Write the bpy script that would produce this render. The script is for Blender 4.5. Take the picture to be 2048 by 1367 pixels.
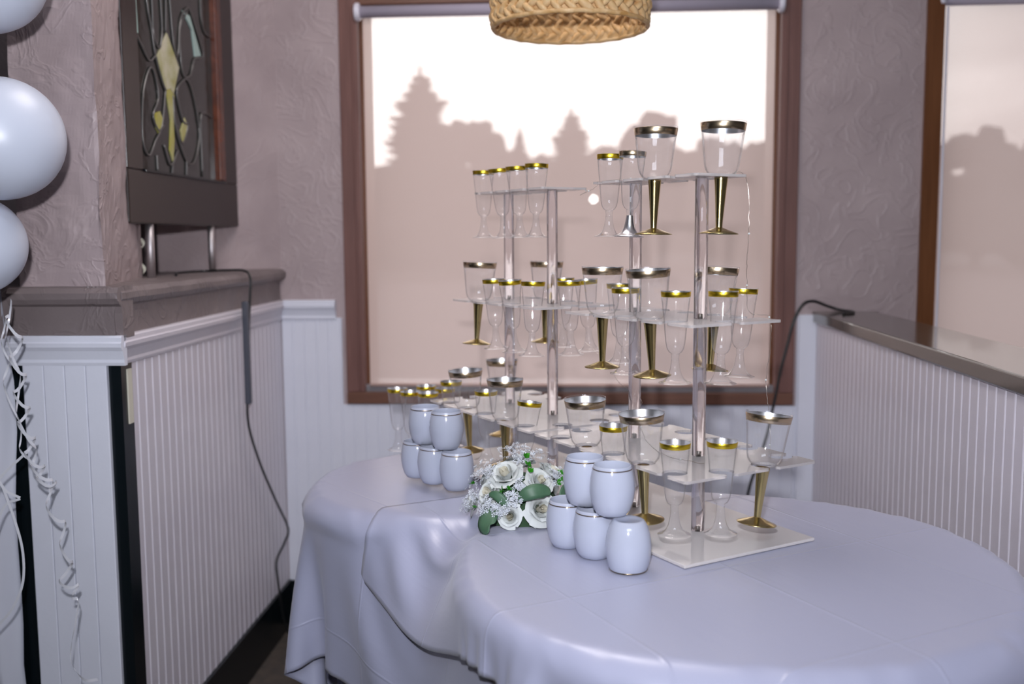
import bpy, bmesh, math, random
import numpy as np
from mathutils import Vector, Matrix, noise

random.seed(7)
for o in list(bpy.data.objects):
    bpy.data.objects.remove(o, do_unlink=True)
scene = bpy.context.scene
COL = scene.collection
PI = math.pi
PHI = math.radians(3.5)           # the room is turned 3.5 degrees against the world axes

# ------------------------------------------------------------------ camera
H = 1.23
FPX = 1991.0
cam_d = bpy.data.cameras.new('camera')
cam = bpy.data.objects.new('camera', cam_d)
COL.objects.link(cam)
pt = math.atan(209 / FPX); rho = math.radians(0.4)
fw = Vector((0, math.cos(pt), -math.sin(pt))); up = Vector((0, math.sin(pt), math.cos(pt))); rt = Vector((1, 0, 0))
rt2 = rt * math.cos(rho) - up * math.sin(rho)
up2 = up * math.cos(rho) + rt * math.sin(rho)
m = Matrix.Identity(4)
for i in range(3):
    m[i][0] = rt2[i]; m[i][1] = up2[i]; m[i][2] = -fw[i]
m[2][3] = H
cam.matrix_world = m
cam_d.sensor_width = 36.0
cam_d.sensor_fit = 'HORIZONTAL'
cam_d.lens = 36.0 * FPX / 2048.0
cam_d.clip_start = 0.02
cam_d.clip_end = 500
cam_d.dof.use_dof = True
cam_d.dof.focus_distance = 1.68
cam_d.dof.aperture_fstop = 2.8
scene.camera = cam

# ------------------------------------------------------------------ view
scene.view_settings.view_transform = 'Standard'
scene.view_settings.look = 'None'
scene.view_settings.exposure = 0.0
scene.view_settings.gamma = 1.0
scene.view_settings.use_curve_mapping = False
scene.cycles.transparent_max_bounces = 48
scene.cycles.max_bounces = 14
scene.cycles.diffuse_bounces = 4
scene.cycles.glossy_bounces = 6
scene.cycles.transmission_bounces = 12
scene.cycles.caustics_reflective = False
scene.cycles.caustics_refractive = False
scene.cycles.sample_clamp_indirect = 4.0
scene.cycles.use_denoising = True

# ------------------------------------------------------------------ sky: pale evening overcast, brightest above the horizon ahead
SKY = 3.5
world = bpy.data.worlds.new('sky')
scene.world = world
world.use_nodes = True
nt = world.node_tree
nt.nodes.clear()
def N(t, typ, **kw):
    n = t.nodes.new(typ)
    for k, v in kw.items():
        setattr(n, k, v)
    return n
out = N(nt, 'ShaderNodeOutputWorld'); bg = N(nt, 'ShaderNodeBackground')
tc = N(nt, 'ShaderNodeTexCoord'); sep = N(nt, 'ShaderNodeSeparateXYZ')
nt.links.new(tc.outputs['Generated'], sep.inputs[0])
ramp = N(nt, 'ShaderNodeValToRGB')
ramp.color_ramp.elements[0].position = 0.0; ramp.color_ramp.elements[0].color = (0.60, 0.52, 0.50, 1)
ramp.color_ramp.elements[1].position = 0.8; ramp.color_ramp.elements[1].color = (0.50, 0.52, 0.62, 1)
e_ = ramp.color_ramp.elements.new(0.12); e_.color = (0.66, 0.61, 0.60, 1)
nt.links.new(sep.outputs['Z'], ramp.inputs[0])
dot = N(nt, 'ShaderNodeVectorMath', operation='DOT_PRODUCT')
dot.inputs[1].default_value = Vector((0.03, 1.0, 0.19)).normalized()
nrm = N(nt, 'ShaderNodeVectorMath', operation='NORMALIZE')
nt.links.new(tc.outputs['Generated'], nrm.inputs[0]); nt.links.new(nrm.outputs[0], dot.inputs[0])
glow = N(nt, 'ShaderNodeMapRange', interpolation_type='SMOOTHSTEP')
glow.inputs['From Min'].default_value = 0.90; glow.inputs['From Max'].default_value = 0.998
nt.links.new(dot.outputs['Value'], glow.inputs['Value'])
mapn = N(nt, 'ShaderNodeMapping'); mapn.inputs['Scale'].default_value = (2.0, 2.0, 9.0)
nt.links.new(tc.outputs['Generated'], mapn.inputs[0])
cl = N(nt, 'ShaderNodeTexNoise'); cl.inputs['Scale'].default_value = 2.6; cl.inputs['Detail'].default_value = 5
nt.links.new(mapn.outputs[0], cl.inputs['Vector'])
clr = N(nt, 'ShaderNodeMapRange'); clr.inputs['From Min'].default_value = 0.35; clr.inputs['From Max'].default_value = 0.7
clr.inputs['To Min'].default_value = 0.82; clr.inputs['To Max'].default_value = 1.12
nt.links.new(cl.outputs['Fac'], clr.inputs['Value'])
mul = N(nt, 'ShaderNodeVectorMath', operation='SCALE')
nt.links.new(ramp.outputs[0], mul.inputs[0]); nt.links.new(clr.outputs[0], mul.inputs['Scale'])
add = N(nt, 'ShaderNodeVectorMath', operation='MULTIPLY_ADD')
add.inputs[1].default_value = (0.95, 0.93, 0.90)
nt.links.new(glow.outputs[0], add.inputs[0]); nt.links.new(mul.outputs[0], add.inputs[2])
nt.links.new(add.outputs[0], bg.inputs['Color'])
bg.inputs['Strength'].default_value = SKY
nt.links.new(bg.outputs[0], out.inputs[0])

# ------------------------------------------------------------------ lights
def light(name, typ, loc, energy, color, target=None, **kw):
    d = bpy.data.lights.new(name, typ); d.energy = energy; d.color = color
    for k, v in kw.items(): setattr(d, k, v)
    o = bpy.data.objects.new(name, d); COL.objects.link(o); o.location = loc
    if target is not None:
        o.rotation_euler = (Vector(target) - Vector(loc)).to_track_quat('-Z', 'Y').to_euler()
    return o
# the photographer's flash on the hot shoe, and two added fill lights, unseen, at ceiling height
light('camera_flash', 'SPOT', (-0.035, -0.02, 1.40), 120, (0.91, 0.925, 1.0), (-0.05, 3.0, 1.85), spot_size=math.radians(125), spot_blend=1.0, shadow_soft_size=0.022)
light('ceiling_fill', 'AREA', (0.1, -0.7, 2.58), 55, (0.80, 0.87, 1.0), (0.1, -0.2, 0.0), size=1.3)
light('ceiling_fill.001', 'AREA', (-0.2, 2.0, 2.58), 13, (1.0, 0.92, 0.90), (-0.2, 2.0, 0.0), size=0.7)  # added warm fill above the smaller table, brightening its cloth

# ------------------------------------------------------------------ materials
MATS = {}
def mat(name, color, rough=0.5, metal=0.0, spec=0.5, bump=None, noise_col=None, coat=0.0, trans=0.0, sheen=0.0, sss=0.0):
    """Principled material; bump=(scale, strength, detail); noise_col=(scale, colour2, amount)"""
    M = bpy.data.materials.new(name); M.use_nodes = True
    t = M.node_tree; b = t.nodes['Principled BSDF']
    b.inputs['Base Color'].default_value = (*color, 1)
    b.inputs['Roughness'].default_value = rough; b.inputs['Metallic'].default_value = metal
    b.inputs['Specular IOR Level'].default_value = spec
    b.inputs['Coat Weight'].default_value = coat
    b.inputs['Transmission Weight'].default_value = trans
    b.inputs['Sheen Weight'].default_value = sheen
    tcn = N(t, 'ShaderNodeTexCoord')
    if noise_col:
        s, c2, amt = noise_col
        nz = N(t, 'ShaderNodeTexNoise'); nz.inputs['Scale'].default_value = s; nz.inputs['Detail'].default_value = 6
        t.links.new(tcn.outputs['Object'], nz.inputs['Vector'])
        mr = N(t, 'ShaderNodeMapRange'); mr.inputs['From Min'].default_value = 0.35; mr.inputs['From Max'].default_value = 0.68
        mr.inputs['To Max'].default_value = amt
        t.links.new(nz.outputs['Fac'], mr.inputs['Value'])
        mx = N(t, 'ShaderNodeMixRGB'); mx.inputs[1].default_value = (*color, 1); mx.inputs[2].default_value = (*c2, 1)
        t.links.new(mr.outputs[0], mx.inputs[0]); t.links.new(mx.outputs[0], b.inputs['Base Color'])
    if bump:
        s, st, det = bump
        nz = N(t, 'ShaderNodeTexNoise'); nz.inputs['Scale'].default_value = s; nz.inputs['Detail'].default_value = det
        t.links.new(tcn.outputs['Object'], nz.inputs['Vector'])
        bp = N(t, 'ShaderNodeBump'); bp.inputs['Strength'].default_value = st; bp.inputs['Distance'].default_value = 0.01
        t.links.new(nz.outputs['Fac'], bp.inputs['Height']); t.links.new(bp.outputs[0], b.inputs['Normal'])
    MATS[name] = M
    return M

def clear_mat(name, tint, rough, diffuse=0.0, dcol=(1, 1, 1), blend=0.28, boost=1.0, floor=0.0):
    """thin clear plastic: fresnel mix of transparent and glossy plus a trace of haze"""
    M = bpy.data.materials.new(name); M.use_nodes = True
    t = M.node_tree; t.nodes.clear()
    o = N(t, 'ShaderNodeOutputMaterial'); tr = N(t, 'ShaderNodeBsdfTransparent'); gl = N(t, 'ShaderNodeBsdfGlossy')
    tr.inputs[0].default_value = (*tint, 1); gl.inputs['Roughness'].default_value = rough
    lw = N(t, 'ShaderNodeLayerWeight'); lw.inputs[0].default_value = blend
    mu = N(t, 'ShaderNodeMath', operation='MULTIPLY_ADD'); mu.inputs[1].default_value = boost; mu.inputs[2].default_value = floor; mu.use_clamp = True
    t.links.new(lw.outputs['Fresnel'], mu.inputs[0])
    mx = N(t, 'ShaderNodeMixShader'); t.links.new(mu.outputs[0], mx.inputs[0]); t.links.new(tr.outputs[0], mx.inputs[1]); t.links.new(gl.outputs[0], mx.inputs[2])
    last = mx
    if diffuse:
        df = N(t, 'ShaderNodeBsdfDiffuse'); df.inputs[0].default_value = (*dcol, 1)
        m2 = N(t, 'ShaderNodeMixShader'); m2.inputs[0].default_value = diffuse
        t.links.new(mx.outputs[0], m2.inputs[1]); t.links.new(df.outputs[0], m2.inputs[2]); last = m2
    t.links.new(last.outputs[0], o.inputs[0])
    MATS[name] = M
    return M

def stucco_mat(name, c1, c2, strength=0.5):
    M = bpy.data.materials.new(name); M.use_nodes = True
    t = M.node_tree; b = t.nodes['Principled BSDF']; b.inputs['Roughness'].default_value = 0.42; b.inputs['Specular IOR Level'].default_value = 0.35
    tcn = N(t, 'ShaderNodeTexCoord')
    nz = N(t, 'ShaderNodeTexNoise'); nz.inputs['Scale'].default_value = 5; nz.inputs['Detail'].default_value = 5
    t.links.new(tcn.outputs['Object'], nz.inputs['Vector'])
    cr = N(t, 'ShaderNodeValToRGB'); cr.color_ramp.elements[0].position = 0.35; cr.color_ramp.elements[0].color = (*c1, 1)
    cr.color_ramp.elements[1].position = 0.68; cr.color_ramp.elements[1].color = (*c2, 1)
    t.links.new(nz.outputs['Fac'], cr.inputs[0]); t.links.new(cr.outputs[0], b.inputs['Base Color'])
    # trowel ridges: warped, sparse ridges plus fine grain
    n2 = N(t, 'ShaderNodeTexNoise'); n2.inputs['Scale'].default_value = 9; n2.inputs['Detail'].default_value = 3; n2.inputs['Distortion'].default_value = 1.6
    n3 = N(t, 'ShaderNodeTexNoise'); n3.inputs['Scale'].default_value = 70; n3.inputs['Detail'].default_value = 4; n3.inputs['Distortion'].default_value = 0.8
    t.links.new(tcn.outputs['Object'], n2.inputs['Vector']); t.links.new(tcn.outputs['Object'], n3.inputs['Vector'])
    r2 = N(t, 'ShaderNodeValToRGB')
    r2.color_ramp.elements[0].position = 0.46; r2.color_ramp.elements[0].color = (0, 0, 0, 1)
    r2.color_ramp.elements[1].position = 0.56; r2.color_ramp.elements[1].color = (0.25, 0.25, 0.25, 1)
    q = r2.color_ramp.elements.new(0.505); q.color = (1, 1, 1, 1)
    t.links.new(n2.outputs['Fac'], r2.inputs[0])
    ma = N(t, 'ShaderNodeMath', operation='MULTIPLY_ADD'); ma.inputs[1].default_value = 0.35
    t.links.new(n3.outputs['Fac'], ma.inputs[0]); t.links.new(r2.outputs[0], ma.inputs[2])
    bp = N(t, 'ShaderNodeBump'); bp.inputs['Strength'].default_value = strength; bp.inputs['Distance'].default_value = 0.004
    t.links.new(ma.outputs[0], bp.inputs['Height']); t.links.new(bp.outputs[0], b.inputs['Normal'])
    MATS[name] = M
    return M

stucco_mat('stucco', (0.375, 0.300, 0.305), (0.45, 0.365, 0.368), 0.34)
stucco_mat('stucco_dark', (0.185, 0.150, 0.150), (0.235, 0.194, 0.192), 0.35)
mat('white_paint', (0.73, 0.74, 0.82), 0.36, bump=(60, 0.05, 3), noise_col=(6, (0.68, 0.69, 0.77), 0.8))
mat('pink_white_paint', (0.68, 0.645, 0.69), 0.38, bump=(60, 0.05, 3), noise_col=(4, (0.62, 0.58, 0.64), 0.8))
mat('black_trim', (0.004, 0.007, 0.009), 0.25, spec=0.4)
mat('black_plastic', (0.012, 0.013, 0.014), 0.3)
mat('floor_carpet', (0.085, 0.066, 0.052), 0.9, bump=(120, 0.4, 3), noise_col=(30, (0.055, 0.045, 0.04), 1.0))
mat('hall_paint', (0.62, 0.60, 0.61), 0.8)
mat('ceiling_paint', (0.62, 0.62, 0.66), 0.85)
mat('dark_void', (0.010, 0.011, 0.010), 0.7)
mat('cap_laminate', (0.085, 0.075, 0.066), 0.16, spec=0.6, coat=0.3)
mat('panel_brown', (0.020, 0.0115, 0.0100), 0.33, spec=0.5)
mat('brushed_steel', (0.55, 0.51, 0.52), 0.5, metal=1.0)
mat('gold_yellow', (0.80, 0.58, 0.045), 0.30, metal=1.0)
mat('gold_bronze', (0.62, 0.49, 0.33), 0.27, metal=1.0)
mat('gold_stem', (0.66, 0.53, 0.24), 0.20, metal=1.0)
mat('silver_chrome', (0.92, 0.92, 0.94), 0.30, metal=1.0)
mat('gold_line', (0.36, 0.26, 0.16), 0.2, metal=1.0)
mat('white_gloss', (0.455, 0.48, 0.58), 0.10, spec=0.5, coat=0.3)
mat('balloon_white', (0.55, 0.585, 0.68), 0.36, spec=0.5)
mat('ribbon_white', (0.62, 0.62, 0.66), 0.2, spec=0.6)
mat('petal_white', (0.62, 0.645, 0.63), 0.6)
mat('petal_cream', (0.64, 0.61, 0.50), 0.6)
mat('floret_white', (0.60, 0.63, 0.68), 0.6)
mat('leaf_green', (0.050, 0.120, 0.065), 0.5, noise_col=(40, (0.08, 0.16, 0.09), 0.8))
mat('sprig_green', (0.035, 0.26, 0.012), 0.5)
mat('foam_green', (0.03, 0.07, 0.03), 0.9)
mat('came_lead', (0.16, 0.155, 0.15), 0.35, metal=0.6)
mat('glass_dark', (0.022, 0.021, 0.018), 0.09, spec=0.6, bump=(14, 0.12, 2))
mat('glass_cream', (0.58, 0.55, 0.40), 0.15, noise_col=(14, (0.30, 0.30, 0.06), 1.0))
mat('glass_yellow', (0.40, 0.37, 0.04), 0.15, noise_col=(12, (0.45, 0.44, 0.22), 1.0))
mat('glass_teal', (0.36, 0.50, 0.46), 0.15)
mat('roller_grey', (0.42, 0.38, 0.46), 0.5)
mat('bracket_white', (0.72, 0.70, 0.78), 0.35)
mat('sill_grey', (0.20, 0.185, 0.195), 0.45)
mat('tree_dark', (0.030, 0.026, 0.022), 0.9)
mat('bark_dark', (0.03, 0.024, 0.02), 0.9)
mat('asphalt', (0.062, 0.050, 0.046), 0.9, noise_col=(0.4, (0.085, 0.062, 0.056), 1.0))
mat('grass_far', (0.030, 0.028, 0.024), 0.9)
mat('wire_silver', (0.55, 0.50, 0.45), 0.3, metal=1.0)
mat('sleeve_grey', (0.07, 0.075, 0.095), 0.18)
mat('curtain_white', (0.56, 0.57, 0.64), 0.6)

def wood_mat(name, c1, c2, scale=(30, 30, 2.0), rough=0.38):
    M = bpy.data.materials.new(name); M.use_nodes = True
    t = M.node_tree; b = t.nodes['Principled BSDF']; b.inputs['Roughness'].default_value = rough
    tcn = N(t, 'ShaderNodeTexCoord'); mp = N(t, 'ShaderNodeMapping'); mp.inputs['Scale'].default_value = scale
    t.links.new(tcn.outputs['Object'], mp.inputs[0])
    nz = N(t, 'ShaderNodeTexNoise'); nz.inputs['Scale'].default_value = 2.0; nz.inputs['Detail'].default_value = 6; nz.inputs['Distortion'].default_value = 0.5
    t.links.new(mp.outputs[0], nz.inputs['Vector'])
    cr = N(t, 'ShaderNodeValToRGB'); cr.color_ramp.elements[0].position = 0.32; cr.color_ramp.elements[0].color = (*c1, 1)
    cr.color_ramp.elements[1].position = 0.7; cr.color_ramp.elements[1].color = (*c2, 1)
    t.links.new(nz.outputs['Fac'], cr.inputs[0]); t.links.new(cr.outputs[0], b.inputs['Base Color'])
    MATS[name] = M
wood_mat('casing_wood', (0.135, 0.060, 0.050), (0.19, 0.090, 0.074))
wood_mat('casing_wood_horizontal', (0.115, 0.048, 0.030), (0.17, 0.074, 0.045), (2, 30, 30))
wood_mat('jamb_wood', (0.12, 0.040, 0.010), (0.17, 0.062, 0.020))
wood_mat('bead_wood', (0.055, 0.014, 0.007), (0.16, 0.045, 0.020), (10, 10, 10), 0.25)
wood_mat('rattan', (0.50, 0.27, 0.085), (0.74, 0.52, 0.28), (18, 18, 18), 0.6)

clear_mat('clear_cup', (0.985, 0.982, 0.985), 0.04, 0.035, (1, 1, 1), blend=0.09, boost=0.55, floor=0.05)
clear_mat('acrylic_sheet', (0.975, 0.965, 0.965), 0.06, 0.33, (1.0, 0.94, 0.92), blend=0.30, boost=1.2)
clear_mat('acrylic_base', (0.985, 0.97, 0.965), 0.05, 0.55, (1.0, 0.94, 0.92), blend=0.34, boost=1.3)  # strong cream diffuse stands in for the window's warm reflection
clear_mat('window_glass', (0.95, 0.95, 0.95), 0.0, 0.0, blend=0.05, boost=0.15)

def acrylic_rod():
    M = bpy.data.materials.new('acrylic_rod'); M.use_nodes = True
    t = M.node_tree; t.nodes.clear()
    o = N(t, 'ShaderNodeOutputMaterial'); g = N(t, 'ShaderNodeBsdfGlass'); g.inputs['IOR'].default_value = 1.47
    g.inputs['Color'].default_value = (0.96, 0.95, 0.97, 1); g.inputs['Roughness'].default_value = 0.0
    tr = N(t, 'ShaderNodeBsdfTransparent'); tr.inputs[0].default_value = (0.95, 0.95, 0.95, 1)
    mx = N(t, 'ShaderNodeMixShader'); mx.inputs[0].default_value = 0.28
    t.links.new(g.outputs[0], mx.inputs[1]); t.links.new(tr.outputs[0], mx.inputs[2]); t.links.new(mx.outputs[0], o.inputs[0])
    MATS['acrylic_rod'] = M
acrylic_rod()

def blind_mat():
    """open-weave roller blind: part of the light goes straight through, the rest meets beige yarn"""
    M = bpy.data.materials.new('blind_fabric'); M.use_nodes = True
    t = M.node_tree; t.nodes.clear()
    o = N(t, 'ShaderNodeOutputMaterial'); tr = N(t, 'ShaderNodeBsdfTransparent'); tr.inputs[0].default_value = (1, 1, 1, 1)
    df = N(t, 'ShaderNodeBsdfDiffuse'); df.inputs[0].default_value = (0.475, 0.365, 0.325, 1)
    tl = N(t, 'ShaderNodeBsdfTranslucent'); tl.inputs[0].default_value = (0.30, 0.25, 0.23, 1)
    ad = N(t, 'ShaderNodeAddShader'); t.links.new(df.outputs[0], ad.inputs[0]); t.links.new(tl.outputs[0], ad.inputs[1])
    mx = N(t, 'ShaderNodeMixShader'); mx.inputs[0].default_value = 0.83
    t.links.new(tr.outputs[0], mx.inputs[1]); t.links.new(ad.outputs[0], mx.inputs[2]); t.links.new(mx.outputs[0], o.inputs[0])
    MATS['blind_fabric'] = M
blind_mat()

def cloth_mat(name, col):
    """satin tablecloth with the creases of its folding, laid out in the cloth's own UV metres"""
    M = bpy.data.materials.new(name); M.use_nodes = True
    t = M.node_tree; b = t.nodes['Principled BSDF']
    b.inputs['Base Color'].default_value = (*col, 1); b.inputs['Roughness'].default_value = 0.34
    b.inputs['Specular IOR Level'].default_value = 0.95; b.inputs['Sheen Weight'].default_value = 0.15
    tcn = N(t, 'ShaderNodeTexCoord'); sp = N(t, 'ShaderNodeSeparateXYZ'); t.links.new(tcn.outputs['UV'], sp.inputs[0])
    hs = []
    for ax, per, off in (('X', 0.31, 0.11), ('Y', 0.27, 0.05)):
        a = N(t, 'ShaderNodeMath', operation='ADD'); a.inputs[1].default_value = off + 10 * per; t.links.new(sp.outputs[ax], a.inputs[0])
        pp = N(t, 'ShaderNodeMath', operation='PINGPONG'); pp.inputs[1].default_value = per / 2; t.links.new(a.outputs[0], pp.inputs[0])
        mr = N(t, 'ShaderNodeMapRange', interpolation_type='SMOOTHSTEP'); mr.inputs['From Max'].default_value = 0.0035
        mr.inputs['To Min'].default_value = 1.0; mr.inputs['To Max'].default_value = 0.0
        t.links.new(pp.outputs[0], mr.inputs['Value']); hs.append(mr)
    s = N(t, 'ShaderNodeMath', operation='ADD'); t.links.new(hs[0].outputs[0], s.inputs[0]); t.links.new(hs[1].outputs[0], s.inputs[1])
    mp = N(t, 'ShaderNodeMapping'); mp.inputs['Scale'].default_value = (3, 14, 1); mp.inputs['Rotation'].default_value = (0, 0, 0.5)
    t.links.new(tcn.outputs['UV'], mp.inputs[0])
    nz = N(t, 'ShaderNodeTexNoise'); nz.inputs['Scale'].default_value = 2.2; nz.inputs['Detail'].default_value = 3
    t.links.new(mp.outputs[0], nz.inputs['Vector'])
    ma = N(t, 'ShaderNodeMath', operation='MULTIPLY_ADD'); ma.inputs[1].default_value = 1.2
    t.links.new(nz.outputs['Fac'], ma.inputs[0]); t.links.new(s.outputs[0], ma.inputs[2])
    bp = N(t, 'ShaderNodeBump'); bp.inputs['Strength'].default_value = 0.28; bp.inputs['Distance'].default_value = 0.0028
    t.links.new(ma.outputs[0], bp.inputs['Height']); t.links.new(bp.outputs[0], b.inputs['Normal'])
    MATS[name] = M
cloth_mat('cloth_white', (0.385, 0.395, 0.525))

# ------------------------------------------------------------------ mesh helpers
def link(o, parent=None):
    COL.objects.link(o)
    if parent is not None: o.parent = parent
    return o
def mesh_data(name, verts, faces, m=None, smooth=False):
    me = bpy.data.meshes.new(name)
    me.from_pydata([tuple(v) for v in verts], [], faces)
    me.update()
    if smooth:
        me.polygons.foreach_set('use_smooth', [True] * len(me.polygons))
    if m: me.materials.append(MATS[m])
    return me
def obj(name, verts, faces, m, parent=None, smooth=False):
    return link(bpy.data.objects.new(name, mesh_data(name, verts, faces, m, smooth)), parent)
def inst(name, me, parent=None, loc=(0, 0, 0), rot=(0, 0, 0), scale=(1, 1, 1)):
    o = bpy.data.objects.new(name, me); o.location = loc; o.rotation_euler = rot; o.scale = scale
    return link(o, parent)
def empty(name, loc=(0, 0, 0), rot=(0, 0, 0)):
    o = bpy.data.objects.new(name, None); o.location = loc; o.rotation_euler = rot; o.empty_display_size = 0.02
    return link(o)
def tag(o, label, cat, group=None):
    o['label'] = label; o['category'] = cat
    if group: o['group'] = group
    return o
def struct(o, label=None):
    o['kind'] = 'structure'
    if label: o['label'] = label
    return o
BOXF = [(0, 3, 2, 1), (4, 5, 6, 7), (0, 1, 5, 4), (1, 2, 6, 5), (2, 3, 7, 6), (3, 0, 4, 7)]
def boxv(x0, x1, y0, y1, z0, z1):
    return [(x0, y0, z0), (x1, y0, z0), (x1, y1, z0), (x0, y1, z0), (x0, y0, z1), (x1, y0, z1), (x1, y1, z1), (x0, y1, z1)]
def boxes(lst):
    V, Fc = [], []
    for b in lst:
        n = len(V); V += boxv(*b); Fc += [tuple(i + n for i in f) for f in BOXF]
    return V, Fc
def room(o):
    """geometry given in room coordinates: turn it into the world"""
    o.rotation_euler = (0, 0, -PHI)
    return o
def rw(x, y, z):
    return Vector((x * math.cos(PHI) + y * math.sin(PHI), -x * math.sin(PHI) + y * math.cos(PHI), z))
def bevel(o, w=0.002, seg=2):
    md = o.modifiers.new('bevel', 'BEVEL'); md.width = w; md.segments = seg; md.limit_method = 'ANGLE'; md.angle_limit = 0.6
    return o
def lathe(prof, seg=32, cap_top=False, cap_bot=False):
    V, Fc = [], []
    for r, z in prof:
        for k in range(seg):
            a = 2 * PI * k / seg; V.append((r * math.cos(a), r * math.sin(a), z))
    for i in range(len(prof) - 1):
        for k in range(seg):
            k2 = (k + 1) % seg
            Fc.append((i * seg + k, i * seg + k2, (i + 1) * seg + k2, (i + 1) * seg + k))
    if cap_bot: Fc.append(tuple(reversed(range(seg))))
    if cap_top: Fc.append(tuple((len(prof) - 1) * seg + k for k in range(seg)))
    return V, Fc
def catmull(pts, n=8):
    pts = [Vector(p) for p in pts]
    if len(pts) < 3: 
        return [pts[0].lerp(pts[-1], i / n) for i in range(n + 1)]
    P = [2 * pts[0] - pts[1]] + pts + [2 * pts[-1] - pts[-2]]
    res = []
    for i in range(1, len(P) - 2):
        for k in range(n):
            t = k / n
            a, b, c, d = P[i - 1], P[i], P[i + 1], P[i + 2]
            res.append(0.5 * ((2 * b) + (c - a) * t + (2 * a - 5 * b + 4 * c - d) * t * t + (3 * b - a - 3 * c + d) * t ** 3))
    res.append(pts[-1])
    return res
def tube(path, r, seg=8):
    """round tube along a list of points; r may be a list"""
    V, Fc = [], []
    path = [Vector(p) for p in path]
    ref = Vector((0.31, 0.17, 0.93)).normalized()
    for i, p in enumerate(path):
        d = (path[min(i + 1, len(path) - 1)] - path[max(i - 1, 0)]).normalized()
        s = d.cross(ref)
        if s.length < 1e-3: s = d.cross(Vector((1, 0, 0)))
        s.normalize(); n2 = d.cross(s)
        rr = r[i] if isinstance(r, (list, tuple)) else r
        for k in range(seg):
            a = 2 * PI * k / seg; V.append(p + s * (rr * math.cos(a)) + n2 * (rr * math.sin(a)))
    for i in range(len(path) - 1):
        for k in range(seg):
            k2 = (k + 1) % seg; Fc.append((i * seg + k, i * seg + k2, (i + 1) * seg + k2, (i + 1) * seg + k))
    Fc.append(tuple(reversed(range(seg)))); Fc.append(tuple((len(path) - 1) * seg + k for k in range(seg)))
    return V, Fc
def grid_faces(nu, nv):
    return [(i * nv + j, i * nv + j + 1, (i + 1) * nv + j + 1, (i + 1) * nv + j) for i in range(nu - 1) for j in range(nv - 1)]
def extrude_profile(prof, path):
    """sweep a 2D profile (offset out, z) along a list of (point_xy, outward_xy) stations"""
    V, Fc = [], []; n = len(prof)
    for (p, w) in path:
        for (q, z) in prof: V.append((p[0] + w[0] * q, p[1] + w[1] * q, z))
    for i in range(len(path) - 1):
        for k in range(n):
            k2 = (k + 1) % n; Fc.append((i * n + k, i * n + k2, (i + 1) * n + k2, (i + 1) * n + k))
    Fc.append(tuple(range(n))); Fc.append(tuple(reversed([(len(path) - 1) * n + k for k in range(n)])))
    return V, Fc
def fix_normals(o):
    bm = bmesh.new(); bm.from_mesh(o.data); bmesh.ops.recalc_face_normals(bm, faces=bm.faces); bm.to_mesh(o.data); bm.free()
    return o

# ================================================================== THE SETTING (room coordinates)
XL, XR, YW = -0.907, 0.728, 3.06       # left wainscot, right half wall, window wall
RAIL = 1.04

fl = room(struct(obj('floor', *boxes([(-4, 4.5, -4, 3.3, -0.05, 0)]), 'floor_carpet')))
ce = room(struct(obj('ceiling', *boxes([(-4, 4.5, -4, 3.3, 2.62, 2.7)]), 'ceiling_paint')))
room(struct(obj('wall_behind', *boxes([(-4, 4.5, -4.1, -4, 0, 2.62)]), 'hall_paint')))
room(struct(obj('wall_far_right', *boxes([(4.5, 4.6, -4, 3.3, 0, 2.62)]), 'hall_paint')))
room(struct(obj('wall_far_left', *boxes([(-4.1, -4, -4, 3.3, 0, 2.62)]), 'dark_void')))  # near-black colour stands in for the unlit room behind the panel

# window wall with its two openings
W1 = (-0.705, 0.672, 0.715, 1.985); W2 = (1.035, 2.35, 0.60, 1.985)
yb = YW + 0.16
wall_back = room(struct(obj('wall_back', *boxes([
    (-4, W1[0], YW, yb, 0, 2.62), (W1[1], W2[0], YW, yb, 0, 2.62), (W2[1], 4.5, YW, yb, 0, 2.62),
    (W1[0], W1[1], YW, yb, 0, W1[2]), (W1[0], W1[1], YW, yb, W1[3], 2.62),
    (W2[0], W2[1], YW, yb, 0, W2[2]), (W2[0], W2[1], YW, yb, W2[3], 2.62)]), 'stucco')))

# chamfered stucco wall in the left corner, above the ledge
def slab(name, a, b, thick, z0, z1, m, nu=24, nv=40, amp=0.004):
    """stucco slab from a to b (room xy), face displaced by hand-trowelled unevenness"""
    a, b = Vector((*a, 0)), Vector((*b, 0)); d = b - a; nrm = Vector((d.y, -d.x, 0)).normalized()
    V = []
    for i in range(nu):
        for j in range(nv):
            p = a + d * (i / (nu - 1)); z = z0 + (z1 - z0) * j / (nv - 1)
            k = amp * (noise.noise(Vector((p.x * 9, p.y * 9, z * 9))) + 0.5 * noise.noise(Vector((p.x * 25, p.y * 25, z * 25))))
            V.append((p.x + nrm.x * k, p.y + nrm.y * k, z))
    Fc = grid_faces(nu, nv)
    n = len(V); bk = [a - nrm * thick, b - nrm * thick]
    V += [(bk[0].x, bk[0].y, z0), (bk[1].x, bk[1].y, z0), (bk[1].x, bk[1].y, z1), (bk[0].x, bk[0].y, z1)]
    c00, c10, c11, c01 = 0, (nu - 1) * nv, nu * nv - 1, nv - 1
    Fc += [(n, n + 3, n + 2, n + 1), (c00, n, n + 1, c10), (c01, c11, n + 2, n + 3), (c00, c01, n + 3, n), (c10, n + 1, n + 2, c11)]
    return room(fix_normals(obj(name, V, Fc, m, smooth=False)))
struct(slab('wall_left_corner', (-1.185, 2.795), (-0.885, YW + 0.02), 0.10, 1.0, 2.62, 'stucco'))

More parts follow.
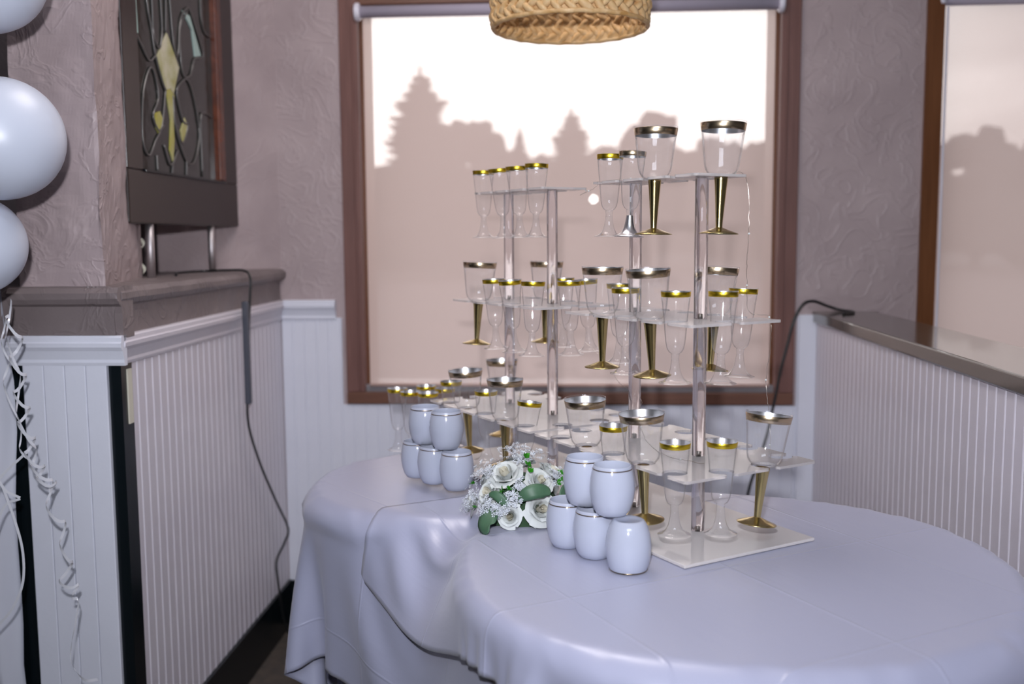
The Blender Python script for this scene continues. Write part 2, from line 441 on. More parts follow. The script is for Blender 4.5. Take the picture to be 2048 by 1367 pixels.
# ledge along the left: rough stucco fascia with a rounded nose, wraps the pillar front
def ledge():
    prof = [(-0.02, 1.035), (0.0, 1.037), (0.0, 1.085), (0.002, 1.098), (0.012, 1.104), (0.018, 1.114), (0.018, 1.126), (0.010, 1.136), (-0.015, 1.139), (-0.42, 1.139), (-0.42, 1.035)]
    V, Fc = [], []; n = len(prof); ny = 60
    for i in range(ny):
        y = 1.925 + (YW + 0.01 - 1.925) * i / (ny - 1)
        for (q, z) in prof:
            k = 0.0035 * noise.noise(Vector((y * 14, z * 30, 1.0))) if q > -0.1 else 0
            V.append((XL - 0.003 + q + k, y, z + 0.5 * k))
    for i in range(ny - 1):
        for k in range(n):
            k2 = (k + 1) % n; Fc.append((i * n + k, i * n + k2, (i + 1) * n + k2, (i + 1) * n + k))
    Fc += [tuple(range(n)), tuple((ny - 1) * n + k for k in range(n))]
    o = room(fix_normals(obj('trim_1', V, Fc, 'stucco_dark'))); struct(o, 'rough grey stucco ledge above the left wainscot')
    # the same profile across the front of the pillar
    V, Fc = [], []; nx = 20; x0, x1 = -1.122, XL + 0.012
    for i in range(nx):
        x = x0 + (x1 - x0) * i / (nx - 1)
        for (q, z) in prof:
            qq = max(q, -0.05)
            k = 0.0035 * noise.noise(Vector((x * 14, z * 30, 5.0))) if q > -0.1 else 0
            V.append((x, 1.928 - qq - k, z + 0.5 * k))
    for i in range(nx - 1):
        for k in range(n):
            k2 = (k + 1) % n; Fc.append((i * n + k, i * n + k2, (i + 1) * n + k2, (i + 1) * n + k))
    Fc += [tuple(range(n)), tuple((nx - 1) * n + k for k in range(n))]
    o = room(fix_normals(obj('trim_2', V, Fc, 'stucco_dark'))); struct(o, 'stucco ledge across the front of the pillar')
ledge()

# stucco pillar above the ledge
def pillar():
    c = [(-1.105, 1.935), (-0.932, 1.935), (-1.045, 2.37), (-1.20, 2.37)]
    V, Fc = [], []; nz = 70; per = 26
    ring = []
    for i in range(4):
        a, b = Vector((*c[i], 0)), Vector((*c[(i + 1) % 4], 0))
        for k in range(per): ring.append((a.lerp(b, k / per), (b - a).normalized().cross(Vector((0, 0, 1)))))
    for j in range(nz):
        z = 1.10 + (2.62 - 1.10) * j / (nz - 1)
        for p, nn in ring:
            k = 0.004 * noise.noise(Vector((p.x * 12, p.y * 12, z * 12))) + 0.002 * noise.noise(Vector((p.x * 40, p.y * 40, z * 40)))
            V.append((p.x + nn.x * k, p.y + nn.y * k, z))
    n = len(ring)
    for j in range(nz - 1):
        for k in range(n): Fc.append((j * n + k, j * n + (k + 1) % n, (j + 1) * n + (k + 1) % n, (j + 1) * n + k))
    struct(room(fix_normals(obj('wall_pillar', V, Fc, 'stucco'))), 'grey stucco pillar beside the balloons')
pillar()

# wainscot: black backing bodies, then boards one by one
wl = room(struct(obj('wall_left', *boxes([(-1.25, XL - 0.012, 1.965, YW, 0, 1.036)]), 'black_trim'), 'left wainscot wall under the stucco ledge'))
wp = room(struct(obj('wall_pillar_base', *boxes([(-1.134, -0.9095, 1.9405, 1.99, 0, 1.036)]), 'black_trim'), 'black pillar base behind white planks'))
def bead_mesh(name, w, z0, z1, m, bead=True):
    """one beadboard stave: flat face, shallow groove, half-round bead on one edge (local x across, -y out)"""
    if bead:
        pf = [(0, 0), (0.0, -0.008), (w - 0.0090, -0.008), (w - 0.0084, -0.0074), (w - 0.0078, -0.0074), (w - 0.0068, -0.0088), (w - 0.0050, -0.0097), (w - 0.0032, -0.0097), (w - 0.0014, -0.0088), (w - 0.0004, -0.0074), (w, -0.0076), (w, 0)]
    else:
        pf = [(0.0004, 0), (0.0004, -0.0095), (0.002, -0.011), (w - 0.002, -0.011), (w - 0.0004, -0.0095), (w - 0.0004, 0)]
    n = len(pf)
    V = [(x, y, z) for z in (z0, z1) for x, y in pf]
    Fc = [(k, (k + 1) % n, n + (k + 1) % n, n + k) for k in range(n)] + [tuple(reversed(range(n))), tuple(range(n, 2 * n))]
    me = mesh_data(name, V, Fc, m)
    bm = bmesh.new(); bm.from_mesh(me); bmesh.ops.recalc_face_normals(bm, faces=bm.faces); bm.to_mesh(me); bm.free()
    return me
BW = 0.0378
me_l = bead_mesh('plank', BW, 0.14, 0.985, 'pink_white_paint')
k = 0
y = 1.985
while y < YW - 0.005:
    # local x runs along +y, local -y points to +x
    inst('plank', me_l, wl, (XL - 0.012, y, 0), (0, 0, PI / 2)); y += BW
me_p = bead_mesh('plank', 0.0437, 0.0, 0.985, 'white_paint', bead=False)
for i in range(4):
    inst('plank', me_p, wp, (-1.1095 + i * 0.0437, 1.9405, 0))
me_w = bead_mesh('plank', BW, 0.14, 0.985, 'white_paint')
x = XL
while x < XR - 0.02:
    under = W1[0] - BW < x + 0.004 < W1[1]
    key = 'low' if under else 'high'
    if key == 'low':
        if 'plank_low' not in bpy.data.meshes:
            mm = bead_mesh('plank_low', BW, 0.14, 0.712, 'white_paint')
        inst('plank', bpy.data.meshes['plank_low'], wall_back, (x, YW, 0))
    else:
        inst('plank', me_w, wall_back, (x, YW, 0))
    x += BW
# tan strip of the torn edge by the black corner
room(struct(obj('trim_3', *boxes([(-0.9105, -0.9065, 1.9635, 1.983, 0.855, 0.968)]), 'petal_cream'), 'torn tan strip beside the black corner'))

# chair rail: moulded profile (out, z)
RP = [(0, 0.980), (0.012, 0.980), (0.014, 0.986), (0.013, 0.992), (0.016, 1.0), (0.020, 1.010), (0.026, 1.018), (0.027, 1.026), (0.024, 1.029), (0.024, 1.037), (0.021, 1.041), (0, 1.041)]
V, Fc = extrude_profile(RP, [((XL - 0.012, 1.93), (1, 0)), ((XL - 0.012, YW), (1, 0))])
room(struct(fix_normals(obj('trim_4', V, Fc, 'pink_white_paint')), 'white chair rail moulding along the left wall'))
V, Fc = extrude_profile(RP, [((-1.134, 1.9405), (0, -1)), ((XL + 0.012, 1.9405), (0, -1))])
room(struct(fix_normals(obj('trim_5', V, Fc, 'white_paint')), 'white chair rail moulding across the pillar'))
V, Fc = extrude_profile(RP, [((XL, YW), (0, -1)), ((W1[0] - 0.03, YW), (0, -1))])
room(struct(fix_normals(obj('trim_6', V, Fc, 'white_paint')), 'white chair rail moulding beside the window'))
room(struct(obj('baseboard_left', *boxes([(XL - 0.012, XL + 0.006, 1.97, YW, 0, 0.142)]), 'black_trim')))
room(struct(obj('baseboard_back', *boxes([(XL, XR, YW - 0.016, YW, 0, 0.142)]), 'black_trim')))
# white filler panel between window and half wall
room(struct(bevel(obj('trim_7', *boxes([(0.684, XR + 0.01, YW - 0.02, YW, 0.0, 0.992)]), 'white_paint')), 'white corner board beside the half wall'))

# right half wall: staves, laminate cap
wr_ = room(struct(obj('wall_right', *boxes([(XR + 0.014, XR + 0.16, 0.9, YW, 0, 0.97)]), 'pink_white_paint'), 'right half wall with beadboard'))
me_r = bead_mesh('plank', BW, 0.0, 0.972, 'pink_white_paint')
y = YW - 0.022
while y > 1.05:
    inst('plank', me_r, wr_, (XR + 0.014, y, 0), (0, 0, -PI / 2)); y -= BW
cap = room(struct(bevel(obj('trim_8', *boxes([(XR - 0.004, XR + 0.180, 0.88, YW + 0.0, 0.970, 1.002)]), 'cap_laminate'), 0.004, 3), 'glossy grey-brown cap on the half wall'))

# ------------------------------------------------------------------ windows
def window(n, wx, tube_z, label):
    x0, x1, z0, z1 = wx
    root = empty('window_%d' % n); room(root); root['kind'] = 'structure'; root['label'] = label
    cw = 0.058
    bevel(obj('casing', *boxes([(x0, x0 + cw, YW - 0.014, YW + 0.03, z0 + 0.037, z1)]), 'casing_wood', root), 0.003)
    bevel(obj('casing', *boxes([(x1 - cw, x1, YW - 0.014, YW + 0.03, z0 + 0.037, z1)]), 'casing_wood', root), 0.003)
    bevel(obj('casing', *boxes([(x0, x1, YW - 0.016, YW + 0.03, z0, z0 + 0.037)]), 'casing_wood_horizontal', root), 0.003)
    bevel(obj('casing', *boxes([(x0 + cw, x1 - cw, YW - 0.014, YW + 0.03, z1 - 0.058, z1)]), 'casing_wood_horizontal', root), 0.003)
    # bead along the inner edge, jamb and sill inside the opening
    for xx in (x0 + 0.038, x1 - 0.044):
        bevel(obj('stop_bead', *boxes([(xx, xx + 0.006, YW - 0.019, YW - 0.012, z0 + 0.04, z1 - 0.06)]), 'casing_wood', root), 0.002)
    obj('jamb', *boxes([(x0 + 0.045, x0 + cw + 0.012, YW + 0.028, YW + 0.15, z0 + 0.03, z1 - 0.05)]), 'jamb_wood', root)
    obj('jamb', *boxes([(x1 - cw - 0.012, x1 - 0.045, YW + 0.028, YW + 0.15, z0 + 0.03, z1 - 0.05)]), 'jamb_wood', root)
    bevel(obj('sill', *boxes([(x0 + 0.05, x1 - 0.05, YW + 0.004, YW + 0.15, z0 + 0.03, z0 + 0.058)]), 'sill_grey', root), 0.003)
    obj('pane', *boxes([(x0 + 0.05, x1 - 0.05, YW + 0.128, YW + 0.132, z0 + 0.05, z1 - 0.05)]), 'window_glass', root)
    return root
window(1, W1, 1.905, 'wood framed window behind the glass display')
# second window: plain jamb
root2 = empty('window_2'); room(root2); root2['kind'] = 'structure'; root2['label'] = 'second window beyond the half wall'
obj('jamb', *boxes([(W2[0] - 0.002, W2[0] + 0.047, YW - 0.012, YW + 0.15, W2[2], W2[3])]), 'jamb_wood', root2)
obj('jamb', *boxes([(W2[1] - 0.047, W2[1], YW - 0.012, YW + 0.15, W2[2], W2[3])]), 'jamb_wood', root2)
obj('jamb', *boxes([(W2[0] + 0.047, W2[1] - 0.047, YW - 0.012, YW + 0.15, W2[3] - 0.05, W2[3])]), 'jamb_wood', root2)
obj('sill', *boxes([(W2[0], W2[1], YW - 0.012, YW + 0.15, W2[2] - 0.02, W2[2] + 0.02)]), 'sill_grey', root2)
obj('pane', *boxes([(W2[0] + 0.04, W2[1] - 0.04, YW + 0.128, YW + 0.132, W2[2], W2[3] - 0.05)]), 'window_glass', root2)

def roller_blind(x0, x1, zbot, ztube, yy, label):
    root = empty('roller_blind', rw(x0, yy, zbot), (0, 0, -PHI)); tag(root, label, 'blind', 'roller blinds in the windows')
    L = x1 - x0
    # fabric hangs from the tube with a very slight wave
    nu, nv = 40, 24; V = []
    for i in range(nu):
        for j in range(nv):
            xx = L * i / (nu - 1); zz = (ztube - zbot) * j / (nv - 1)
            V.append((xx, 0.002 * math.sin(xx * 9) * (1 - j / nv) + 0.0015 * noise.noise(Vector((xx * 3, zz * 2, 0))), zz))
    obj('fabric', V, grid_faces(nu, nv), 'blind_fabric', root, True)
    V, Fc = lathe([(0.0175, -0.004), (0.0175, L + 0.004)], 24, True, True)
    obj('roller_tube', [(z, x - 0.012, y + ztube - zbot + 0.0) for x, y, z in V], Fc, 'roller_grey', root, True)
    for xx in (-0.020, L + 0.004):
        V, Fc = lathe([(0.024, 0), (0.027, 0.003), (0.027, 0.013), (0.023, 0.017)], 28, True, True)
        br = obj('bracket', [(z + xx, x - 0.012, y + ztube - zbot) for x, y, z in V], Fc, 'bracket_white', root, True)
    # weighted bottom hem
    V, Fc = lathe([(0.005, 0.0), (0.005, L)], 10, True, True)
    obj('hem_bar', [(z, x, y + 0.004) for x, y, z in V], Fc, 'blind_fabric', root, True)
    return root
roller_blind(-0.633, 0.599, 0.770, 1.906, YW - 0.002, 'beige roller blind pulled down behind the glass display, trees beyond')
b2 = roller_blind(1.088, 2.29, 0.64, 1.912, YW + 0.022, 'beige roller blind at the far right beyond the half wall')
# white tube down the left edge of the second blind
V, Fc = tube([rw(1.0875, YW - 0.018, 1.885 - 0.02 * i) for i in range(60)], 0.0036, 8)
obj('edge_strip', V, Fc, 'bracket_white')
ch = bpy.data.objects['edge_strip']; bpy.context.view_layer.update(); ch.parent = b2; ch.matrix_parent_inverse = b2.matrix_world.inverted()

# ================================================================== OUTSIDE
struct(obj('ground_outside', [(-120, 3.6, -0.35), (120, 3.6, -0.35), (120, 190, -0.35), (-120, 190, -0.35)], [(0, 1, 2, 3)], 'asphalt'), 'parking lot outside the window')
struct(obj('lawn_outside', *boxes([(-120, 120, 46, 188, -0.5, -0.30)]), 'grass_far'), 'dark lawn beyond the parking lot')
def spruce(x, y, ztop, width, seed, label):
    rnd = random.Random(seed); z0 = -0.3; h = ztop - z0
    root = empty('spruce_tree', (x, y, z0)); tag(root, label, 'tree', 'trees outside the windows')
    V, Fc = lathe([(0.16, 0), (0.10, h * 0.5), (0.015, h)], 8, True, True); obj('trunk', V, Fc, 'bark_dark', root)
    V, Fc = [], []
    tiers = 25
    for t in range(tiers):
        f = t / (tiers - 1); z = h * (0.08 + 0.90 * f); R = width * 0.5 * (1 - f) ** 0.72 * rnd.uniform(0.74, 1.15) + 0.10
        nb = 14
        for b in range(nb):
            a = 2 * PI * (b + rnd.random() * 0.7) / nb; L = R * rnd.uniform(0.72, 1.15); dz = -0.18 * L + rnd.uniform(-0.08, 0.08)
            d = Vector((math.cos(a), math.sin(a), 0)); s = Vector((-d.y, d.x, 0)); w = 0.16 * L + 0.07
            n = len(V); th = 0.10 + 0.04 * L
            V += [d * 0.03 + Vector((0, 0, z + th)), d * (L * .55) + s * w + Vector((0, 0, z + dz * .5)), d * L + Vector((0, 0, z + dz + 0.12 * L)), d * (L * .55) - s * w + Vector((0, 0, z + dz * .5)), d * (L * .5) + Vector((0, 0, z + dz * .5 - th * 1.6))]
            Fc += [(n, n + 1, n + 2), (n, n + 2, n + 3), (n, n + 4, n + 1), (n + 1, n + 4, n + 2), (n + 2, n + 4, n + 3), (n + 3, n + 4, n)]
    obj('foliage', V, Fc, 'tree_dark', root)
def round_tree(x, y, ztop, width, seed, label):
    rnd = random.Random(seed); z0 = -0.3; h = ztop - z0
    root = empty('leafy_tree', (x, y, z0)); tag(root, label, 'tree', 'trees outside the windows')
    V, Fc = lathe([(0.22, 0), (0.14, h * 0.6)], 8, True, True); obj('trunk', V, Fc, 'bark_dark', root)
    bm = bmesh.new()
    for i in range(60):
        a = rnd.random() * 2 * PI; q = rnd.random() ** 0.5; zz = rnd.uniform(0.16, 0.93)
        env = math.sin(PI * min(1, max(0.08, zz * 0.86 + 0.12))) ** 0.6
        r = width * 0.5 * q * env * 0.85
        bmesh.ops.create_icosphere(bm, subdivisions=2, radius=width * rnd.uniform(0.07, 0.16), matrix=Matrix.Translation((r * math.cos(a), r * math.sin(a), zz * h)))
    for v in bm.verts:
        k = noise.noise(v.co * 2.4 + Vector((seed, 0, 0))) * 0.30 + noise.noise(v.co * 6) * 0.18
        v.co += v.co.normalized() * k
    me = bpy.data.meshes.new('foliage'); bm.to_mesh(me); bm.free(); me.materials.append(MATS['tree_dark'])
    inst('foliage', me, root)
def dirpt(dx, dy, dz, Y):
    return dx / dy * Y, Y, H + dz / dy * Y
x, y, z = dirpt(-0.0905, 1.0236, 0.1727, 40); spruce(x, y, z, 6.8, 1, 'tall spruce seen through the blind at the left')
x, y, z = dirpt(-0.0431, 1.0178, 0.1174, 46); round_tree(x, y, z, 5.0, 2, 'broad leafy tree just right of the tall spruce')
x, y, z = dirpt(0.0095, 1.017, 0.1096, 50); spruce(x, y, z, 2.6, 3, 'smallest narrow spruce between the two larger spruces')
x, y, z = dirpt(0.0614, 1.0191, 0.1292, 44); spruce(x, y, z, 5.6, 4, 'middle spruce right of the small narrow one')
x, y, z = dirpt(0.1402, 1.0187, 0.1262, 57); round_tree(x, y, z, 5.2, 5, 'round leafy tree behind the top tier of the front stand')
x, y, z = dirpt(0.1903, 1.0156, 0.0958, 49); round_tree(x, y, z, 4.6, 6, 'lower round tree between the two top goblets')
x, y, z = dirpt(0.2404, 1.015, 0.0935, 42); round_tree(x, y, z, 4.2, 7, 'round tree at the right edge of the main window')
x, y, z = dirpt(-0.135, 1.01, 0.068, 66); round_tree(x, y, z, 6, 8, 'low leafy tree at the left edge of the main window')
x, y, z = dirpt(0.022, 1.01, 0.078, 66); round_tree(x, y, z, 7.5, 9, 'low leafy tree behind the small narrow spruce')
x, y, z = dirpt(0.092, 1.01, 0.080, 75); round_tree(x, y, z, 8.5, 10, 'low leafy tree right of the middle spruce')
x, y, z = dirpt(-0.075, 1.01, 0.075, 76); round_tree(x, y, z, 8.5, 14, 'low leafy tree behind the foot of the tall spruce')
x, y, z = dirpt(0.4716, 1.0165, 0.1049, 46); round_tree(x, y, z, 4.4, 11, 'round tree seen through the far right blind')
x, y, z = dirpt(0.4330, 1.0169, 0.0930, 54); round_tree(x, y, z, 3.8, 12, 'tree at the left edge of the far right blind')
x, y, z = dirpt(0.5250, 1.0143, 0.0900, 40); round_tree(x, y, z, 4.0, 13, 'rightmost tree seen through the far right blind')
# hedge along the far side of the lawn
V = []; nu, nv = 160, 14
for i in range(nu):
    for j in range(nv):
        f = i / (nu - 1); a = PI * j / (nv - 1); xx = -30 + 110 * f
        rr = 1 + 0.22 * noise.noise(Vector((xx * 0.5, a * 2, 4))) + 0.15 * noise.noise(Vector((xx * 1.6, a * 4, 9)))
        V.append((xx, 94 - 3.0 * math.cos(a) * rr, -0.3 + 5.2 * math.sin(a) * rr))
tag(obj('hedge', V, grid_faces(nu, nv), 'tree_dark'), 'long dark hedge on the horizon behind the trees', 'hedge')
# street lamp burning outside
M = bpy.data.materials.new('lamp_glow'); M.use_nodes = True; b = M.node_tree.nodes['Principled BSDF']
b.inputs['Emission Color'].default_value = (1, 0.97, 0.92, 1); b.inputs['Emission Strength'].default_value = 30; MATS['lamp_glow'] = M
x, y, z = dirpt(0.0829, 1.0094, 0.0376, 30)
sl = empty('street_lamp', (x, y, -0.34)); tag(sl, 'small street lamp shining white among the trees outside', 'street lamp')
V, Fc = lathe([(0.05, 0), (0.035, z + 0.2)], 10, True, True); obj('post', V, Fc, 'bark_dark', sl)
bm = bmesh.new(); bmesh.ops.create_uvsphere(bm, u_segments=16, v_segments=10, radius=0.085); me = bpy.data.meshes.new('globe'); bm.to_mesh(me); bm.free(); me.materials.append(M)
inst('globe', me, sl, (0, 0, z + 0.34))

# ================================================================== STAINED GLASS PANEL on its ledge
def in_room(name, pts_faces, m, parent, smooth=False):
    return obj(name, *pts_faces, m, parent, smooth)
gp = empty('leaded_glass_panel', (0, 0, 0), (0, 0, -PHI)); tag(gp, 'dark brown framed leaded glass panel standing on steel posts above the left ledge', 'glass panel')
PX = -1.000
y0, y1, z0, z1 = 2.215, 2.955, 1.268, 2.30
gy0, gy1, gz0 = 2.300, 2.800, 1.392
bevel(obj('frame_rail', *boxes([(PX - 0.04, PX, y0, y1, z0, gz0)]), 'panel_brown', gp), 0.004, 3)
bevel(obj('frame_stile', *boxes([(PX - 0.04, PX, y0, gy0, gz0, z1)]), 'panel_brown', gp), 0.003)
bevel(obj('frame_stile', *boxes([(PX - 0.04, PX, gy1 + 0.045, y1, gz0, z1)]), 'panel_brown', gp), 0.003)
bevel(obj('wood_bead', *boxes([(PX - 0.02, PX + 0.006, gy1 + 0.005, gy1 + 0.045, gz0 + 0.004, z1)]), 'bead_wood', gp), 0.004, 3)
bevel(obj('lower_bead', *boxes([(PX - 0.02, PX + 0.006, gy0, gy1 + 0.045, gz0 - 0.003, gz0 + 0.003)]), 'black_trim', gp), 0.001)
gl = obj('dark_glass', *boxes([(PX - 0.02, PX - 0.012, gy0, gy1 + 0.01, gz0, z1)]), 'glass_dark', gp)
pieces = {
 'glass_cream': [[(2.4936, 1.7434), (2.5639, 1.6697), (2.5194, 1.5943), (2.5013, 1.6066), (2.4723, 1.6024), (2.4277, 1.6746)]],
 'glass_yellow': [[(2.4752, 1.6004), (2.5016, 1.6091), (2.5261, 1.5952), (2.5141, 1.5439), (2.5139, 1.4815), (2.5013, 1.4242), (2.4818, 1.4537), (2.4963, 1.5294), (2.4866, 1.5591)],
   [(2.401, 1.5363), (2.432, 1.5437), (2.4483, 1.5239), (2.4199, 1.4882), (2.4032, 1.5008)],
   [(2.5882, 1.5463), (2.6072, 1.5292), (2.5931, 1.4955), (2.5674, 1.4802), (2.5568, 1.5084)]],
 'glass_teal': [[(2.31, 1.95), (2.335, 1.93), (2.3218, 1.7826), (2.3248, 1.7088), (2.3037, 1.7131), (2.3041, 1.7763)],
   [(2.6004, 1.8213), (2.6521, 1.8173), (2.7229, 1.7266), (2.6774, 1.7173), (2.6628, 1.7834)]]}
for mname, lst in pieces.items():
    for poly in lst:
        n = len(poly)
        V = [(PX - 0.0125, a, b) for a, b in poly] + [(PX - 0.0095, a, b) for a, b in poly]
        Fc = [tuple(range(n)), tuple(reversed(range(n, 2 * n)))] + [(k, (k + 1) % n, n + (k + 1) % n, n + k) for k in range(n)]
        fix_normals(obj('coloured_glass', V, Fc, mname, gp))
cames = [[(2.36, 1.95), (2.3801, 1.796), (2.4022, 1.7311), (2.4169, 1.6751), (2.4507, 1.6209), (2.4702, 1.5996)],
 [(2.40, 1.95), (2.4098, 1.8028), (2.413, 1.7215), (2.4435, 1.6977), (2.4637, 1.7434), (2.4621, 1.8148), (2.455, 1.95)],
 [(2.51, 1.95), (2.5199, 1.828), (2.5344, 1.7206), (2.5589, 1.7027), (2.5854, 1.793), (2.6383, 1.836), (2.6682, 1.8168), (2.7369, 1.7317), (2.6712, 1.7096), (2.6374, 1.6624), (2.5849, 1.6605), (2.5792, 1.7666), (2.6379, 1.8321)],
 [(2.4704, 1.6021), (2.4389, 1.5107), (2.3981, 1.4705), (2.3556, 1.4311), (2.3247, 1.4635), (2.3359, 1.5688), (2.3774, 1.6354), (2.4064, 1.6319), (2.4243, 1.5751), (2.3895, 1.529), (2.4159, 1.4962), (2.4483, 1.5117)],
 [(2.5143, 1.5935), (2.5255, 1.5139), (2.5851, 1.4367), (2.6423, 1.4384), (2.6869, 1.5112), (2.6596, 1.6006), (2.618, 1.6465), (2.5717, 1.6331), (2.5417, 1.6036), (2.5718, 1.538), (2.6055, 1.529), (2.5656, 1.48), (2.5262, 1.5203)],
 [(2.4962, 1.4238), (2.4902, 1.396)], [(2.4003, 1.4347), (2.4025, 1.396)], [(2.5884, 1.4344), (2.5848, 1.396)],
 [(2.496, 1.95), (2.4939, 1.8221), (2.4853, 1.7417)], [(2.304, 1.7115), (2.3398, 1.6843), (2.3796, 1.6568), (2.4167, 1.6726)],
 [(2.4462, 1.4628), (2.4825, 1.4165), (2.5328, 1.458)], [(2.70, 1.40), (2.70, 1.55), (2.73, 1.575), (2.79, 1.57)], [(2.74, 1.95), (2.73, 1.85), (2.75, 1.80), (2.79, 1.79)]]
for c in cames:
    V, Fc = tube([Vector((PX - 0.0095, a, b)) for a, b in [(q.x, q.y) for q in catmull([(a, b, 0) for a, b in c], 7)]], 0.0027, 6)
    obj('lead_came', V, Fc, 'came_lead', gp, True)
for (yy) in (2.345, 2.752):
    V, Fc = lathe([(0.0095, 1.139), (0.0095, 1.27)], 20, True, True)
    po = obj('steel_post', [(x - 1.012, y + yy, z) for x, y, z in V], Fc, 'brushed_steel', gp, True)
# curly ribbon standing in the dark gap by the pillar
path = [rw(-1.06 + 0.012 * math.sin(i * 0.42), 2.39, 1.142 + 0.0042 * i) for i in range(46)]
V = []; 
for p in path: V += [p + Vector((-0.003, 0, -0.002)), p + Vector((0.003, 0.001, 0.002))]
obj('curled_ribbon', V, [(2 * i, 2 * i + 1, 2 * i + 3, 2 * i + 2) for i in range(len(path) - 1)], 'petal_cream')
tag(bpy.data.objects['curled_ribbon'], 'cream wavy ribbon in the dark gap between pillar and steel post', 'ribbon')

# ================================================================== CABLES
def room_tube(name, pts, r, m, parent=None, n=8):
    V, Fc = tube(catmull([rw(*p) for p in pts], n), r, 8)
    return obj(name, V, Fc, m, parent, True)
c1 = empty('black_cable', rw(-0.872, 2.66, 1.14)); tag(c1, 'black cable over the left ledge, hanging down the wainscot', 'cable')
bpy.context.view_layer.update()
def reparent(o, p):
    bpy.context.view_layer.update(); o.parent = p; o.matrix_parent_inverse = p.matrix_world.inverted(); return o
reparent(room_tube('wire', [(-0.990, 2.44, 1.1425), (-1.05, 2.60, 1.1425), (-1.03, 2.72, 1.143), (-0.95, 2.70, 1.1455), (-0.895, 2.675, 1.145), (-0.876, 2.664, 1.128), (-0.874, 2.656, 1.085), (-0.872, 2.6316, 1.0127), (-0.872, 2.616, 0.9058), (-0.880, 2.6162, 0.7899), (-0.884, 2.6417, 0.7093), (-0.884, 2.7274, 0.5916), (-0.882, 2.8489, 0.4574), (-0.880, 2.9581, 0.341), (-0.882, 2.9215, 0.3048), (-0.884, 2.8447, 0.2751), (-0.880, 2.8383, 0.2157), (-0.878, 2.8808, 0.075), (-0.86, 2.90, 0.006)], 0.0034, 'black_plastic'), c1)
sv = bevel(obj('cable_sleeve', [rw(*p) for p in boxv(-0.884, -0.868, 2.608, 2.626, 0.786, 1.065)], BOXF, 'sleeve_grey'), 0.004, 3)
reparent(sv, c1)
c2 = tag(room_tube('black_cable', [(0.775, 2.90, 1.0055), (0.820, 2.955, 1.0065), (0.800, 3.02, 1.0075), (0.76, 3.02, 1.020), (0.715, 3.0, 1.036), (0.680, 2.99, 1.026), (0.653, 2.985, 0.975), (0.637, 2.985, 0.9064), (0.6191, 2.985, 0.8316), (0.6059, 2.985, 0.7563), (0.594, 2.985, 0.6958), (0.5805, 2.985, 0.6274), (0.5554, 2.985, 0.5432), (0.53, 2.99, 0.45), (0.50, 3.0, 0.2), (0.50, 3.0, 0.005)], 0.0042, 'black_plastic'), 'black cable looped on the half wall cap, falling past the window', 'cable')

# ================================================================== TABLES AND CLOTH
TZ = 0.746
TA = (0.335, 1.455, 0.418); TB = (-0.12, 2.02, 0.325)
for (cx, cy, R), lab in ((TA, 'larger round table under the cloth, nearest the camera'), (TB, 'smaller round table under the cloth, nearer the window')):
    t = empty('round_table', (cx, cy, 0)); tag(t, lab, 'table')
    V, Fc = lathe([(R - 0.068, TZ - 0.046), (R - 0.060, TZ - 0.042), (R - 0.060, TZ - 0.026), (R - 0.068, TZ - 0.018)], 64, True, True); obj('tabletop', V, Fc, 'panel_brown', t)
    V, Fc = lathe([(0.035, 0.03), (0.035, TZ - 0.034)], 20, True, True); obj('pedestal', V, Fc, 'black_trim', t)
    V, Fc = lathe([(0.22, 0.0), (0.22, 0.012), (0.05, 0.035)], 40, True, True); obj('foot_plate', V, Fc, 'black_trim', t)

